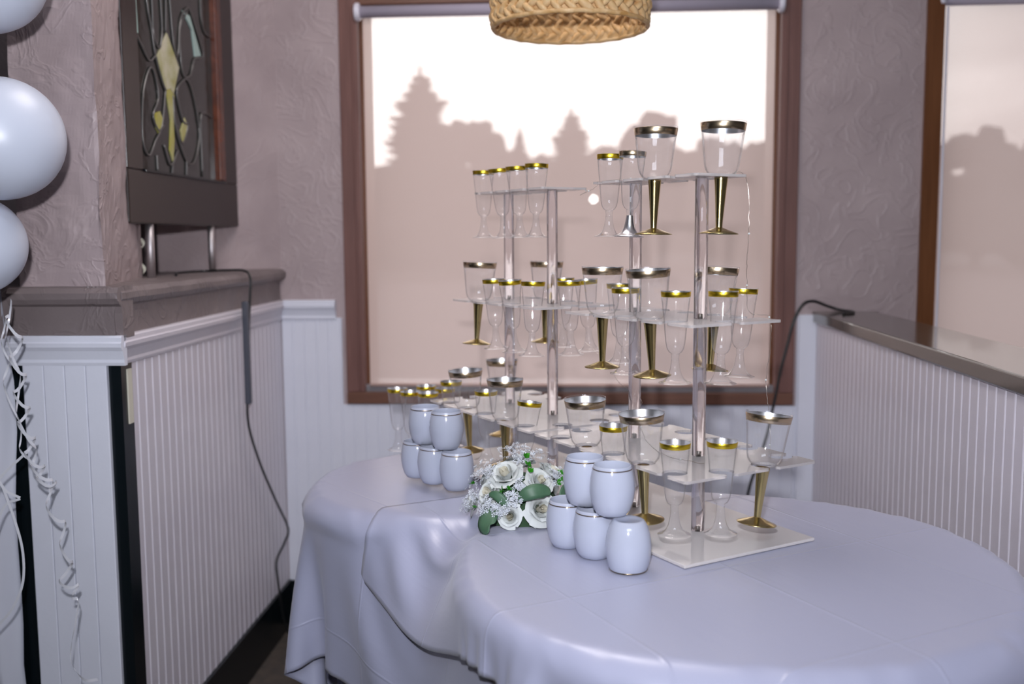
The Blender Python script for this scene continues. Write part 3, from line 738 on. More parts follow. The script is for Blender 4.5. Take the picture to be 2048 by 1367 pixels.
def cloth_sim(s0, s1, t0, t1, rot=0.0, lift=0.0, grow=0.0, ds=0.0165, steps=330, iters=8, seed=3, hold=0.06):
    """hang a rectangular sheet over the two round tables (position-based cloth, numpy)"""
    A = np.array(TA[:2]); B = np.array(TB[:2])
    u = (B - A) / np.linalg.norm(B - A); n = np.array([u[1] * -1, u[0]])
    if n[1] > 0: n = -n
    M0 = np.array((0.081, 1.771))
    top = TZ + lift
    S = np.arange(s0, s1 + 1e-6, ds); T = np.arange(t0, t1 + 1e-6, ds)
    ns, nt_ = len(S), len(T)
    gs, gt = np.meshgrid(S, T, indexing='ij')
    rs = gs * math.cos(rot) - gt * math.sin(rot); rt_ = gs * math.sin(rot) + gt * math.cos(rot)
    X = np.zeros((ns, nt_, 3))
    X[..., 0] = M0[0] + rs * u[0] + rt_ * n[0]; X[..., 1] = M0[1] + rs * u[1] + rt_ * n[1]
    rng = np.random.RandomState(seed)
    ph = rng.rand(6) * 6.28
    X[..., 2] = top + 0.010 + 0.004 * np.sin(gs * 9 + ph[0]) * np.sin(gt * 7 + ph[1]) + 0.002 * np.sin(gs * 23 + gt * 17 + ph[2])
    P = X.copy()
    dt = 1 / 60.0; g = np.array([0, 0, -9.8 * dt * dt * 0.35])
    discs = [(c[0], c[1], c[2] + grow) for c in (TA, TB)]
    def con(a, b, L, k):
        d = X[b] - X[a]; l = np.sqrt((d * d).sum(-1, keepdims=True)) + 1e-9
        c = d * (0.5 * k * (1 - L / l)); X[a] += c; X[b] -= c
    sl = np.s_
    pairs = []
    for off in (0, 1):
        e1 = (ns - off) // 2 * 2 + off; e2 = (nt_ - off) // 2 * 2 + off
        pairs.append((sl[off:e1:2, :], sl[off + 1:e1:2, :], ds, 1.0)); pairs.append((sl[:, off:e2:2], sl[:, off + 1:e2:2], ds, 1.0))
    dg = ds * math.sqrt(2)
    for off in (0, 1):
        e1 = (ns - off) // 2 * 2 + off
        pairs.append((sl[off:e1:2, :-1], sl[off + 1:e1:2, 1:], dg, 0.35)); pairs.append((sl[off:e1:2, 1:], sl[off + 1:e1:2, :-1], dg, 0.35))
    # what stands on the tables (stands, flowers, tumblers) keeps the sheet from slipping there
    pin = np.zeros((ns, nt_), bool)
    for (cx, cy, R) in discs: pin |= np.hypot(X[..., 0] - cx, X[..., 1] - cy) < R - hold
    X0 = X.copy(); X0[..., 2] = top
    bends = [(sl[:-4, :], sl[4:, :], 4 * ds, 0.05), (sl[:, :-4], sl[:, 4:], 4 * ds, 0.05)]
    for it in range(steps):
        Vv = (X - P) * 0.985
        P = X.copy(); X = X + Vv + g
        for k in range(iters):
            for a, b, L, kk in pairs: con(a, b, L, kk)
        for a, b, L, kk in bends: con(a, b, L, kk)
        X[..., 2] = np.maximum(X[..., 2], 0.02)
        X[pin] = X0[pin]; P[pin] = X0[pin]
        for (cx, cy, R) in discs:
            dx = X[..., 0] - cx; dy = X[..., 1] - cy; r = np.sqrt(dx * dx + dy * dy) + 1e-9
            rr = 0.014                                        # rounded edge
            ztop = np.where(r < R - rr, top, top - rr + np.sqrt(np.maximum(rr * rr - (r - (R - rr)) ** 2, 0)))
            hit = (r < R) & (X[..., 2] < ztop) & (X[..., 2] > top - 0.045)
            up_ = hit & ((ztop - X[..., 2]) < (R - r) + 0.004)
            X[..., 2] = np.where(up_, ztop, X[..., 2])
            P[..., 0] = np.where(up_, P[..., 0] + 0.75 * (X[..., 0] - P[..., 0]), P[..., 0]); P[..., 1] = np.where(up_, P[..., 1] + 0.75 * (X[..., 1] - P[..., 1]), P[..., 1])
            side = hit & ~up_
            k = R / r
            X[..., 0] = np.where(side, cx + dx * k, X[..., 0]); X[..., 1] = np.where(side, cy + dy * k, X[..., 1])
            inner = R - 0.045 + 4 * max(grow, 0)
            low = (r < inner) & (X[..., 2] <= top - 0.045)      # below the edge the cloth may fold inwards a little
            k = inner / r
            X[..., 0] = np.where(low, cx + dx * k, X[..., 0]); X[..., 1] = np.where(low, cy + dy * k, X[..., 1])
    return X, gs, gt
def cloth_object(sim, label):
    Xc, gs, gt = sim
    ns, nt_ = gs.shape
    o = obj('tablecloth', [tuple(map(float, p)) for p in Xc.reshape(-1, 3)], grid_faces(ns, nt_), 'cloth_white', None, True)
    uvl = o.data.uv_layers.new(name='UVMap')
    li = np.zeros(len(o.data.loops), dtype=np.int32); o.data.loops.foreach_get('vertex_index', li)
    uv = np.stack([gs.reshape(-1)[li], gt.reshape(-1)[li]], -1).astype(np.float32)
    uvl.data.foreach_set('uv', uv.reshape(-1))
    sb = o.modifiers.new('smooth', 'SUBSURF'); sb.levels = 1; sb.render_levels = 1
    sd = o.modifiers.new('thickness', 'SOLIDIFY'); sd.thickness = 0.0008; sd.offset = -1
    return tag(o, label, 'tablecloth')
sim1 = cloth_sim(-1.05, 0.93, -0.62, 0.58, lift=-0.012, grow=-0.006, hold=0.05)
cloth_object(sim1, 'longer white tablecloth hanging low at the left, covering the smaller table')
# second, shorter cloth: lies over the larger table and part of the smaller one
sim2 = cloth_sim(-1.12, 0.14, -0.66, 0.42, rot=math.radians(-12), lift=0.0, grow=0.009, hold=0.03, seed=5, steps=260)
cloth_object(sim2, 'shorter white satin tablecloth on top, hem arching between the two tables')
# under cloth: hangs to the floor below the top cloth
def skirt(cx, cy, R, seed, label):
    rnd = random.Random(seed); n = 220; rows = 16; V = []
    ph = [rnd.random() * 6.28 for _ in range(4)]
    for i in range(n):
        a = 2 * PI * i / n
        w = 0.5 * math.sin(9 * a + ph[0]) + 0.35 * math.sin(14 * a + ph[1]) + 0.25 * math.sin(23 * a + ph[2])
        for j in range(rows):
            f = j / (rows - 1)
            r = R - 0.090 + (0.012 + 0.020 * w) * f ** 0.8
            V.append((cx + r * math.cos(a), cy + r * math.sin(a), TZ - 0.05 - (TZ - 0.10) * f))
    Fc = [(i * rows + j, i * rows + j + 1, ((i + 1) % n) * rows + j + 1, ((i + 1) % n) * rows + j) for i in range(n) for j in range(rows - 1)]
    o = obj('under_cloth', V, Fc, 'cloth_white', None, True); tag(o, label, 'tablecloth'); return o
skirt(*TA, 4, 'white under-cloth below the hem, around the larger table')
skirt(*TB, 5, 'white under-cloth below the hem, around the smaller table')

# ================================================================== ACRYLIC STANDS
EX = Vector((0.8676, 0.4972, 0)); DX = Vector((-0.4972, 0.8676, 0)); P1 = Vector((0.3007, 1.5836, 0))
SROT = math.atan2(0.4972, 0.8676)          # local x = across, local y = along
PS = 0.172                                  # post spacing
TIERS = {'l': (0.877, 0.132, 0.127), 'm': (1.099, 0.092, 0.087), 't': (1.325, 0.052, 0.047)}
INS = 0.024; HR = 0.0192; TH = 0.004
SLOTS = {'l': dict(L=[-0.073, 0.005, 0.085, 0.163, 0.243], S=[-0.043, 0.042]), 'm': dict(L=[-0.020, 0.045, 0.112, 0.180], S=[0.0]), 't': dict(L=[0.015, 0.084, 0.150, 0.212], S=[])}
def shelf_mesh(w, l, slots):
    """rectangular sheet with key-hole slots round the edge; local x across, y along, origin at the first post"""
    y0, y1 = -l, PS + l
    def edge(length, pos):
        # along +x from 0, interior on +y: polyline with slots
        pts = []; ow = 0.0085; rc = 0.005
        for c in sorted(pos):
            a0 = math.asin(min(1, ow / HR)); yc = INS
            yo = yc - math.sqrt(HR * HR - ow * ow)
            for q in range(5):
                t = q / 4 * PI / 2; pts.append((c - ow - rc + rc * math.sin(t), rc - rc * math.cos(t)))
            if yo > rc: pts.append((c - ow, yo))
            n = 22
            for q in range(1, n):
                t = -PI / 2 - a0 - (2 * PI - 2 * a0) * q / n
                pts.append((c + HR * math.cos(t), yc + HR * math.sin(t)))
            if yo > rc: pts.append((c + ow, yo))
            for q in range(5):
                t = PI / 2 - q / 4 * PI / 2; pts.append((c + ow + rc - rc * math.sin(t), rc - rc * math.cos(t)))
        return pts
    W_, L_ = 2 * w, y1 - y0
    out = []
    def corner(cx, cy, a): 
        r = 0.006
        return [(cx + r * math.cos(a + q * PI / 8), cy + r * math.sin(a + q * PI / 8)) for q in range(5)]
    r = 0.006
    # front edge (y=y0) left to right
    out += corner(-w + r, y0 + r, PI)
    out += [(x - w, y0 + y) for x, y in edge(W_, [s + w for s in slots['S']])]
    out += corner(w - r, y0 + r, -PI / 2)
    out += [(w - y, y0 + x) for x, y in edge(L_, [s - y0 for s in slots['L']])]
    out += corner(w - r, y1 - r, 0)
    out += [(w - x, y1 - y) for x, y in edge(W_, [w - s for s in slots['S']])]
    out += corner(-w + r, y1 - r, PI / 2)
    out += [(-w + y, y1 - x) for x, y in edge(L_, [y1 - s for s in slots['L']])]
    n = len(out)
    V = [(x, y, -TH) for x, y in out] + [(x, y, 0) for x, y in out]
    Fc = [tuple(reversed(range(n))), tuple(range(n, 2 * n))] + [(k, (k + 1) % n, n + (k + 1) % n, n + k) for k in range(n)]
    return V, Fc
SHELF = {k: mesh_data('shelf_' + k, *shelf_mesh(w, l, SLOTS[k]), 'acrylic_sheet') for k, (z, w, l) in TIERS.items()}
def stand(off, label):
    p = P1 + DX * off
    root = empty('acrylic_display_stand', (p.x, p.y, TZ + 0.002), (0, 0, SROT)); tag(root, label, 'display stand', 'clear tiered drink stands')
    bz = 0.005
    bevel(obj('base_plate', *boxes([(-0.132, 0.132, -0.127, PS + 0.127, 0, bz)]), 'acrylic_base', root), 0.001)
    zs = [bz] + [TIERS[k][0] - TZ - 0.002 for k in 'lmt']
    for k in 'lmt':
        inst('shelf', SHELF[k], root, (0, 0, TIERS[k][0] - TZ - 0.002))
    for yy in (0, PS):
        for i in range(3):
            V, Fc = lathe([(0.0098, zs[i] + 0.0003), (0.0107, zs[i] + 0.001), (0.0107, zs[i + 1] - TH - 0.001), (0.0098, zs[i + 1] - TH - 0.0003)], 28, True, True)
            po = obj('post', [(x, y + yy, z) for x, y, z in V], Fc, 'acrylic_rod', root, True)
            po.data.polygons[-1].use_smooth = False; po.data.polygons[-2].use_smooth = False
            V, Fc = lathe([(0.0030, zs[i] + 0.001), (0.0030, zs[i] + 0.009), (0.0018, zs[i] + 0.0095)], 10, True, True)
            obj('screw', [(x, y + yy, z) for x, y, z in V], Fc, 'wire_silver', po, True)
    return root
stand(0.0, 'clear acrylic three-tier stand nearest the camera, beside the front tumblers')
stand(0.443, 'clear acrylic three-tier stand behind the flowers, nearer the window')

# ================================================================== CUPS (origin at the height where the shelf holds them)
def md(name, prof, m, seg=36, caps=(False, False)):
    return mesh_data(name, *lathe(prof, seg, *caps), m, True)
GB = md('goblet_bowl', [(0.0095, -0.0035), (0.0165, -0.0018), (0.0215, 0.0020), (0.0252, 0.0075), (0.0274, 0.0150), (0.0292, 0.0280), (0.0312, 0.0460), (0.0333, 0.0640), (0.0356, 0.0810), (0.0359, 0.0815), (0.0353, 0.0812)], 'clear_cup', 40)
GR = md('goblet_band', [(0.0336, 0.0672), (0.0340, 0.0676), (0.0358, 0.0784), (0.0355, 0.0788)], 'gold_bronze', 40)
GI = md('goblet_lining', [(0.0352, 0.0786), (0.0333, 0.0672)], 'silver_chrome', 40)
GS = md('goblet_stem', [(0.0104, -0.0035), (0.0107, -0.006), (0.0104, -0.0085), (0.0096, -0.016), (0.0078, -0.040), (0.0060, -0.066), (0.0053, -0.078), (0.0053, -0.083)], 'gold_stem', 24, (False, False))
GF = md('goblet_foot', [(0.0051, -0.0815), (0.0062, -0.0822), (0.0180, -0.0865), (0.0295, -0.0905), (0.0307, -0.0915), (0.0303, -0.0922), (0.0180, -0.0880), (0.0050, -0.0840)], 'gold_stem', 36)
for me_ in (GF,):
    pass
FB = md('flute_bowl', [(0.0055, -0.0505), (0.0064, -0.0497), (0.0102, -0.0470), (0.0131, -0.0420), (0.0149, -0.0340), (0.0163, -0.0220), (0.0177, -0.0060), (0.0191, 0.0080), (0.0212, 0.0280), (0.0232, 0.0478), (0.0235, 0.0482), (0.0230, 0.0480)], 'clear_cup', 32)
FR = md('flute_band', [(0.02235, 0.0385), (0.02265, 0.0389), (0.0234, 0.0462), (0.0231, 0.0466)], 'gold_yellow', 32)
FRS = md('flute_band_silver', [(0.02235, 0.0385), (0.02265, 0.0389), (0.0234, 0.0462), (0.0231, 0.0466)], 'gold_bronze', 32)
FI = md('flute_lining', [(0.0230, 0.0464), (0.0221, 0.0385)], 'silver_chrome', 32)
FS = md('flute_stem', [(0.0062, -0.0500), (0.0068, -0.0512), (0.0060, -0.0525), (0.0057, -0.0590), (0.0063, -0.0600)], 'clear_cup', 20)
FF = md('flute_foot', [(0.0059, -0.0595), (0.0064, -0.0640), (0.0076, -0.0720), (0.0098, -0.0810), (0.0136, -0.0880), (0.0195, -0.0925), (0.0250, -0.0942), (0.0256, -0.0950), (0.0250, -0.0955), (0.0140, -0.0935)], 'clear_cup', 32)
FFM = md('flute_foot_silver', [(0.0059, -0.0595), (0.0064, -0.0640), (0.0076, -0.0720), (0.0098, -0.0810), (0.0136, -0.0880), (0.0195, -0.0925), (0.0250, -0.0942), (0.0256, -0.0950), (0.0250, -0.0955), (0.0140, -0.0935)], 'silver_chrome', 32)
def cup(kind, loc, tilt, label, spin=0.0, group=None, tilty=0.0):
    if kind == 'G':
        root = empty('goblet', loc); parts = [('bowl', GB), ('rim_band', GR), ('stem', GS), ('foot', GF)]; li_ = GI; cat = 'goblet'
    elif kind == 'F':
        root = empty('champagne_flute', loc); parts = [('bowl', FB), ('rim_band', FR), ('stem', FS), ('foot', FF)]; li_ = FI; cat = 'flute'
    else:
        root = empty('champagne_flute', loc); parts = [('bowl', FB), ('rim_band', FRS), ('stem', FS), ('foot', FFM)]; li_ = FI; cat = 'flute'
    root.rotation_euler = (tilty, tilt, spin)
    tag(root, label, cat, group)
    for n_, me_ in parts:
        o = inst(n_, me_, root)
        if n_ == 'rim_band': inst('rim_lining', li_, o)
    return root
def on_stand(kind, off, tier, edge, pos, tilt, label):
    z, w, l = TIERS[tier]
    if edge == 'L': a, b = -(w - INS), pos + off
    elif edge == 'R': a, b = (w - INS), pos + off
    elif edge == 'S': a, b = pos, off - (l - INS)
    else: a, b = pos, off + PS + l - INS
    p = P1 + EX * a + DX * b
    return cup(kind, (p.x, p.y, z + (0.0 if kind == 'G' else 0.0)), tilt, label, SROT)
FS_, BS_ = 0.0, 0.443
CUPS = [
 # front stand, lower tier
 ('F', FS_, 'l', 'L', -0.073, 0.00, 'gold-rimmed flute at the front corner of the lower tier, left of the post'),
 ('F', FS_, 'l', 'S', -0.043, 0.01, 'clear flute with gold rim just right of the front post on the lower tier'),
 ('G', FS_, 'l', 'S', 0.042, 0.13, 'gold-stemmed goblet leaning right at the right end of the front stand lower tier'),
 ('G', FS_, 'l', 'L', 0.005, -0.05, 'gold-stemmed goblet right above the front white tumblers'),
 ('F', FS_, 'l', 'L', 0.085, 0.00, 'gold-rimmed flute between two goblets on the front stand lower tier'),
 ('G', FS_, 'l', 'L', 0.163, -0.04, 'goblet with bronze band above the right side of the flowers'),
 # front stand, middle tier
 ('G', FS_, 'm', 'L', 0.174, 0.00, 'leftmost goblet on the front stand middle tier'),
 ('F', FS_, 'm', 'L', 0.108, 0.00, 'flute between the two goblets on the front stand middle tier'),
 ('F', FS_, 'm', 'B', 0.012, 0.00, 'flute half hidden behind another one on the front stand middle tier, far end'),
 ('G', FS_, 'm', 'L', 0.042, -0.06, 'goblet leaning left beside the front post on the middle tier'),
 ('F', FS_, 'm', 'L', -0.022, 0.00, 'front flute just left of the front post on the middle tier'),
 ('F', FS_, 'm', 'S', -0.010, 0.03, 'front flute just right of the front post on the middle tier'),
 ('F', FS_, 'm', 'R', -0.022, 0.05, 'rightmost flute of the front stand middle tier'),
 ('G', FS_, 'm', 'R', 0.045, 0.08, 'goblet behind two flutes at the right of the front stand middle tier'),
 # front stand, top tier
 ('F', FS_, 't', 'L', 0.210, 0.02, 'gold-rimmed flute at the left end of the front stand top tier'),
 ('M', FS_, 't', 'L', 0.147, 0.05, 'flute with silver band and silver foot on the front stand top tier'),
 ('G', FS_, 't', 'L', 0.084, 0.02, 'left goblet of the two on the front stand top tier'),
 ('G', FS_, 't', 'S', 0.019, 0.04, 'highest goblet, at the right end of the front stand top tier'),
 # back stand, lower tier
 ('F', BS_, 'l', 'L', 0.238, 0.00, 'flute partly behind the leftmost goblet on the back stand lower tier'),
 ('G', BS_, 'l', 'L', 0.163, -0.05, 'leftmost goblet on the back stand lower tier, above the rear tumblers'),
 ('F', BS_, 'l', 'L', 0.080, 0.00, 'flute between the two left goblets of the back stand lower tier'),
 ('G', BS_, 'l', 'L', 0.002, 0.00, 'goblet on the back stand lower tier directly above the flowers'),
 ('F', BS_, 'l', 'L', -0.082, 0.12, 'flute leaning right on the back stand lower tier, beside its front post'),
 ('G', BS_, 'l', 'B', 0.038, 0.00, 'rearmost goblet of the back stand lower tier, seen behind the rear post'),
 # back stand, middle tier
 ('G', BS_, 'm', 'L', 0.184, 0.06, 'leftmost goblet on the back stand middle tier'),
 ('F', BS_, 'm', 'L', 0.114, -0.04, 'first flute right of the leftmost goblet on the back stand middle tier'),
 ('F', BS_, 'm', 'L', 0.044, -0.07, 'second flute right of the leftmost goblet on the back stand middle tier'),
 ('F', BS_, 'm', 'L', -0.037, 0.03, 'third flute on the back stand middle tier, left of its front post'),
 ('G', BS_, 'm', 'R', 0.134, 0.03, 'goblet seen behind the front post of the back stand middle tier'),
 ('F', BS_, 'm', 'S', 0.000, -0.03, 'flute just right of the front post on the back stand middle tier'),
 ('F', BS_, 'm', 'R', -0.022, -0.07, 'rightmost flute on the back stand middle tier'),
 ('F', BS_, 'm', 'R', 0.066, 0.00, 'flute hidden behind the front post on the back stand middle tier'),
 # back stand, top tier
 ('F', BS_, 't', 'L', 0.231, 0.00, 'leftmost of the four flutes on the back stand top tier'),
 ('F', BS_, 't', 'L', 0.154, -0.08, 'second flute from the left on the back stand top tier'),
 ('F', BS_, 't', 'L', 0.084, -0.05, 'third flute from the left on the back stand top tier'),
 ('F', BS_, 't', 'L', 0.013, 0.02, 'rightmost of the four flutes on the back stand top tier'),
]
for c in CUPS: on_stand(*c)
# flutes standing on the table at the rear left
for (x, y, lab) in [(-0.2629, 2.2529, 'leftmost clear flute standing on the table behind the rear tumblers'), (-0.2286, 2.2050, 'second standing flute from the left behind the rear tumblers'),
                    (-0.2000, 2.2900, 'standing flute farthest back behind the rear tumblers'), (-0.1870, 2.1850, 'nearest standing flute right behind the top rear tumbler'),
                    (-0.1540, 2.2500, 'rightmost standing flute beside the back stand, behind the rear tumblers')]:
    cup('F', (x, y, TZ + 0.0965), 0, lab)

# white stemless tumblers
HT = 0.0745
TUM = [(0.0005, 0.0016), (0.0170, 0.0018), (0.0205, 0.0002), (0.0232, 0.0018), (0.0278, 0.0090), (0.0312, 0.0200), (0.0333, 0.0340), (0.0337, 0.0410), (0.0326, 0.0540), (0.0306, 0.0640), (0.0280, 0.0735), (0.0274, 0.0745), (0.0268, 0.0735), (0.0292, 0.0630), (0.0312, 0.0500), (0.0305, 0.0300), (0.0240, 0.0100), (0.0005, 0.0060)]
TB_ = md('tumbler_body', TUM, 'white_gloss', 44)
TR_ = md('tumbler_ring', [(0.0290, 0.0684), (0.02965, 0.0686), (0.0292, 0.0700), (0.0286, 0.0702)], 'gold_line', 44)
TRI = md('tumbler_ring_low', [(0.0281, 0.0728), (0.0286, 0.0727), (0.0278, 0.0746), (0.0270, 0.0746)], 'gold_line', 44)
def tumbler(loc, label, group, inv=False):
    r = empty('stemless_tumbler', loc); tag(r, label, 'tumbler', group)
    if inv: r.location.z += HT + 0.0002; r.rotation_euler = (PI, 0, 0)
    inst('cup_body', TB_, r); inst('gold_ring', TRI if inv else TR_, r)
TZ2 = TZ + 0.0015
tumbler((0.0851, 1.525, TZ2), 'rear tumbler of the bottom row in the front stack, beside the roses', 'front tumbler stack')
tumbler((0.1237, 1.4720, TZ2), 'middle tumbler of the bottom row in the front stack', 'front tumbler stack')
tumbler((0.1675, 1.4120, TZ2), 'upside-down white tumbler with gold line at the tablecloth, nearest the camera', 'front tumbler stack', True)
tumbler((0.1105, 1.4985, TZ2 + HT), 'rear upper tumbler on the front stack', 'front tumbler stack')
tumbler((0.1465, 1.4400, TZ2 + HT), 'front upper tumbler on the front stack, above the upside-down one', 'front tumbler stack')
tumbler((-0.1936, 1.9900, TZ2), 'leftmost tumbler of the bottom row in the rear stack', 'rear tumbler stack')
tumbler((-0.1555, 1.9370, TZ2), 'middle tumbler of the bottom row in the rear stack', 'rear tumbler stack')
tumbler((-0.1081, 1.8850, TZ2), 'bottom tumbler of the rear stack nearest the flowers', 'rear tumbler stack')
tumbler((-0.1745, 1.9650, TZ2 + HT), 'left upper tumbler on the rear stack', 'rear tumbler stack')
tumbler((-0.1290, 1.9110, TZ2 + HT), 'right upper tumbler on the rear stack, topmost toward the camera', 'rear tumbler stack')

# ================================================================== FLOWER ARRANGEMENT
fa = empty('flower_arrangement', (0.012, 1.692, TZ + 0.001)); tag(fa, 'low dome of white roses, tiny florets and green leaves on the tablecloth', 'flowers')
bm = bmesh.new(); bmesh.ops.create_icosphere(bm, subdivisions=3, radius=1.0)
for v in bm.verts:
    v.co = Vector((v.co.x * 0.070, v.co.y * 0.065, max(0.0, v.co.z * 0.078)))
me = bpy.data.meshes.new('foam_dome'); bm.to_mesh(me); bm.free(); me.materials.append(MATS['foam_green']); inst('foam_dome', me, fa)
def petal_mesh(name, r0, r1, h, w, lip, m):
    """cupped petal: u up, v across; the lip rolls outward"""
    nu, nv = 8, 9; V = []
    for i in range(nu):
        for j in range(nv):
            u_ = i / (nu - 1); v_ = (j / (nv - 1) - 0.5) * 2
            wid = w * math.sqrt(max(0.05, 1 - ((u_ - 0.55) / 0.66) ** 2))
            rad = r0 + (r1 - r0) * u_ ** 0.8 + lip * u_ ** 4 + 0.05 * v_ * v_ * u_
            V.append((rad * math.cos(v_ * wid), rad * math.sin(v_ * wid), h * u_ - 0.55 * lip * u_ ** 5 - 0.16 * h * v_ * v_ * u_ ** 2))
    return mesh_data(name, V, grid_faces(nu, nv), m, True)
RINGS = [(3, petal_mesh('petal_heart', 0.05, 0.10, 0.76, 1.6, -0.02, 'petal_cream'), 0.0), (4, petal_mesh('petal_inner', 0.12, 0.24, 0.77, 1.35, -0.03, 'petal_cream'), 0.0), (5, petal_mesh('petal_middle', 0.20, 0.40, 0.74, 1.10, 0.02, 'petal_white'), 0.0),
         (5, petal_mesh('petal_wide', 0.26, 0.58, 0.66, 0.95, 0.14, 'petal_white'), 0.0), (6, petal_mesh('petal_outer', 0.30, 0.78, 0.48, 0.80, 0.26, 'petal_white'), 0.0)]
ROSE_CORE = md('rose_core', [(0.001, 0.62), (0.04, 0.60), (0.06, 0.30), (0.20, 0.05), (0.10, 0.0)], 'petal_cream', 10)
def rose(pos, size, seed):
    rnd = random.Random(seed)
    p = Vector(pos); d = Vector((p.x / 0.09 ** 2, p.y / 0.085 ** 2, p.z / 0.1 ** 2)).normalized()
    q = d.to_track_quat('Z', 'Y')
    r = inst('rose', ROSE_CORE, fa, p - d * size * 0.50, q.to_euler(), (size,) * 3)
    for ring, (n, me_, dz) in enumerate(RINGS):
        for k in range(n):
            a = 2 * PI * (k + 0.37 * ring) / n + rnd.uniform(-0.2, 0.2); s_ = rnd.uniform(0.92, 1.10)
            inst('petal', me_, r, (0, 0, dz), (rnd.uniform(-0.06, 0.06), rnd.uniform(-0.04, 0.10), a), (s_, s_, rnd.uniform(0.92, 1.06)))
roses = [((0.036, -0.074, 0.034), 0.0285, 1), ((-0.018, -0.083, 0.024), 0.0220, 2), ((-0.026, -0.036, 0.088), 0.030, 3), ((-0.056, -0.046, 0.056), 0.0250, 4),
         ((0.034, -0.045, 0.076), 0.0255, 5), ((0.058, 0.000, 0.082), 0.0270, 6), ((0.086, -0.018, 0.038), 0.0230, 7), ((-0.086, 0.000, 0.026), 0.0240, 8), ((0.0, 0.04, 0.092), 0.027, 9), ((-0.05, 0.05, 0.065), 0.027, 10), ((0.05, 0.06, 0.05), 0.027, 11)]
for p, s_, k in roses: rose(p, s_, k)
def leaf(name, pts, w, m):
    """curved leaf along a centre line with rounded outline"""
    c = catmull(pts, 5); V = []; n = len(c); base = Vector((0, 0, 0.03))
    for i, p in enumerate(c):
        f = i / (n - 1); ww = w * math.sin(PI * (0.06 + 0.90 * f)) ** 0.7
        t = (c[min(i + 1, n - 1)] - c[max(i - 1, 0)]).normalized(); outw = (p - base).normalized(); s_ = t.cross(outw).normalized()
        for k in (-1, -0.5, 0, 0.5, 1): V.append(p + s_ * (ww * k) - outw * (0.10 * w * abs(k) ** 2))
    o = obj(name, V, grid_faces(n, 5), m, fa, True)
    sd_ = o.modifiers.new('thickness', 'SOLIDIFY'); sd_.thickness = 0.0006
    return o
leaf('leaf', [(-0.040, -0.072, 0.036), (-0.053, -0.090, 0.026), (-0.058, -0.103, 0.012), (-0.054, -0.112, 0.004)], 0.0175, 'leaf_green')
leaf('leaf', [(-0.004, -0.080, 0.050), (0.008, -0.090, 0.062), (0.024, -0.090, 0.068), (0.042, -0.082, 0.066), (0.050, -0.080, 0.060)], 0.0125, 'leaf_green')
leaf('leaf', [(-0.052, -0.076, 0.060), (-0.040, -0.084, 0.060), (-0.028, -0.088, 0.050), (-0.022, -0.088, 0.042)], 0.0085, 'leaf_green')
leaf('leaf', [(0.080, -0.054, 0.072), (0.074, -0.066, 0.062), (0.066, -0.076, 0.050)], 0.0085, 'leaf_green')
leaf('leaf', [(0.068, -0.076, 0.030), (0.070, -0.082, 0.022), (0.072, -0.086, 0.010)], 0.006, 'sprig_green')
def sprig(pos, seed, n=9, spread=0.010):
    rnd = random.Random(seed); V, Fc = [], []; p0 = Vector(pos); d0 = (p0 - Vector((0, 0, 0.02))).normalized()
    for k in range(n):
        d = (d0 + Vector((rnd.uniform(-1, 1), rnd.uniform(-1, 1), rnd.uniform(-0.6, 1))) * 0.8).normalized(); L = spread * rnd.uniform(0.7, 1.3)
        s_ = d.cross(Vector((rnd.random(), rnd.random(), rnd.random()))).normalized() * L * 0.28
        n0 = len(V); V += [p0, p0 + d * L * .5 + s_, p0 + d * L, p0 + d * L * .5 - s_]; Fc.append((n0, n0 + 1, n0 + 2, n0 + 3))
    return obj('green_sprig', V, Fc, 'sprig_green', fa)
for k, p in enumerate([(0.010, -0.040, 0.112), (0.014, -0.052, 0.102), (0.016, -0.058, 0.092), (0.066, -0.040, 0.084), (0.062, -0.054, 0.070), (0.070, -0.045, 0.074), (-0.020, -0.078, 0.068), (-0.072, -0.060, 0.034), (-0.030, -0.078, 0.066), (-0.078, -0.02, 0.064)]): sprig(p, k)
def florets(centre, radius, n, seed):
    rnd = random.Random(seed); V, Fc = [], []; c0 = Vector(centre); dn = Vector((c0.x, c0.y, c0.z * 0.9)).normalized()
    for k in range(n):
        off = Vector((rnd.gauss(0, 1), rnd.gauss(0, 1), rnd.gauss(0, 1))) * radius * 0.55
        off -= dn * off.dot(dn) * 0.6
        p = c0 + off + dn * rnd.uniform(-0.002, 0.006)
        d = (dn + Vector((rnd.uniform(-1, 1), rnd.uniform(-1, 1), rnd.uniform(-1, 1))) * 0.6).normalized()
        a0 = rnd.random() * 6.28; q = d.to_track_quat('Z', 'Y'); r = rnd.uniform(0.0030, 0.0042)
        for j in range(5):
            a = a0 + j * 2 * PI / 5; w = 0.42; n0 = len(V)
            for (rr, aa, zz) in ((0.15, a, 0.0), (0.75, a - w, 0.18), (1.05, a, 0.32), (0.75, a + w, 0.18)):
                V.append(p + q @ Vector((rr * r * math.cos(aa), rr * r * math.sin(aa), zz * r)))
            Fc.append((n0, n0 + 1, n0 + 2, n0 + 3))
    o = obj('floret_cluster', V, Fc, 'floret_white', fa); o['kind'] = 'stuff'
    return o
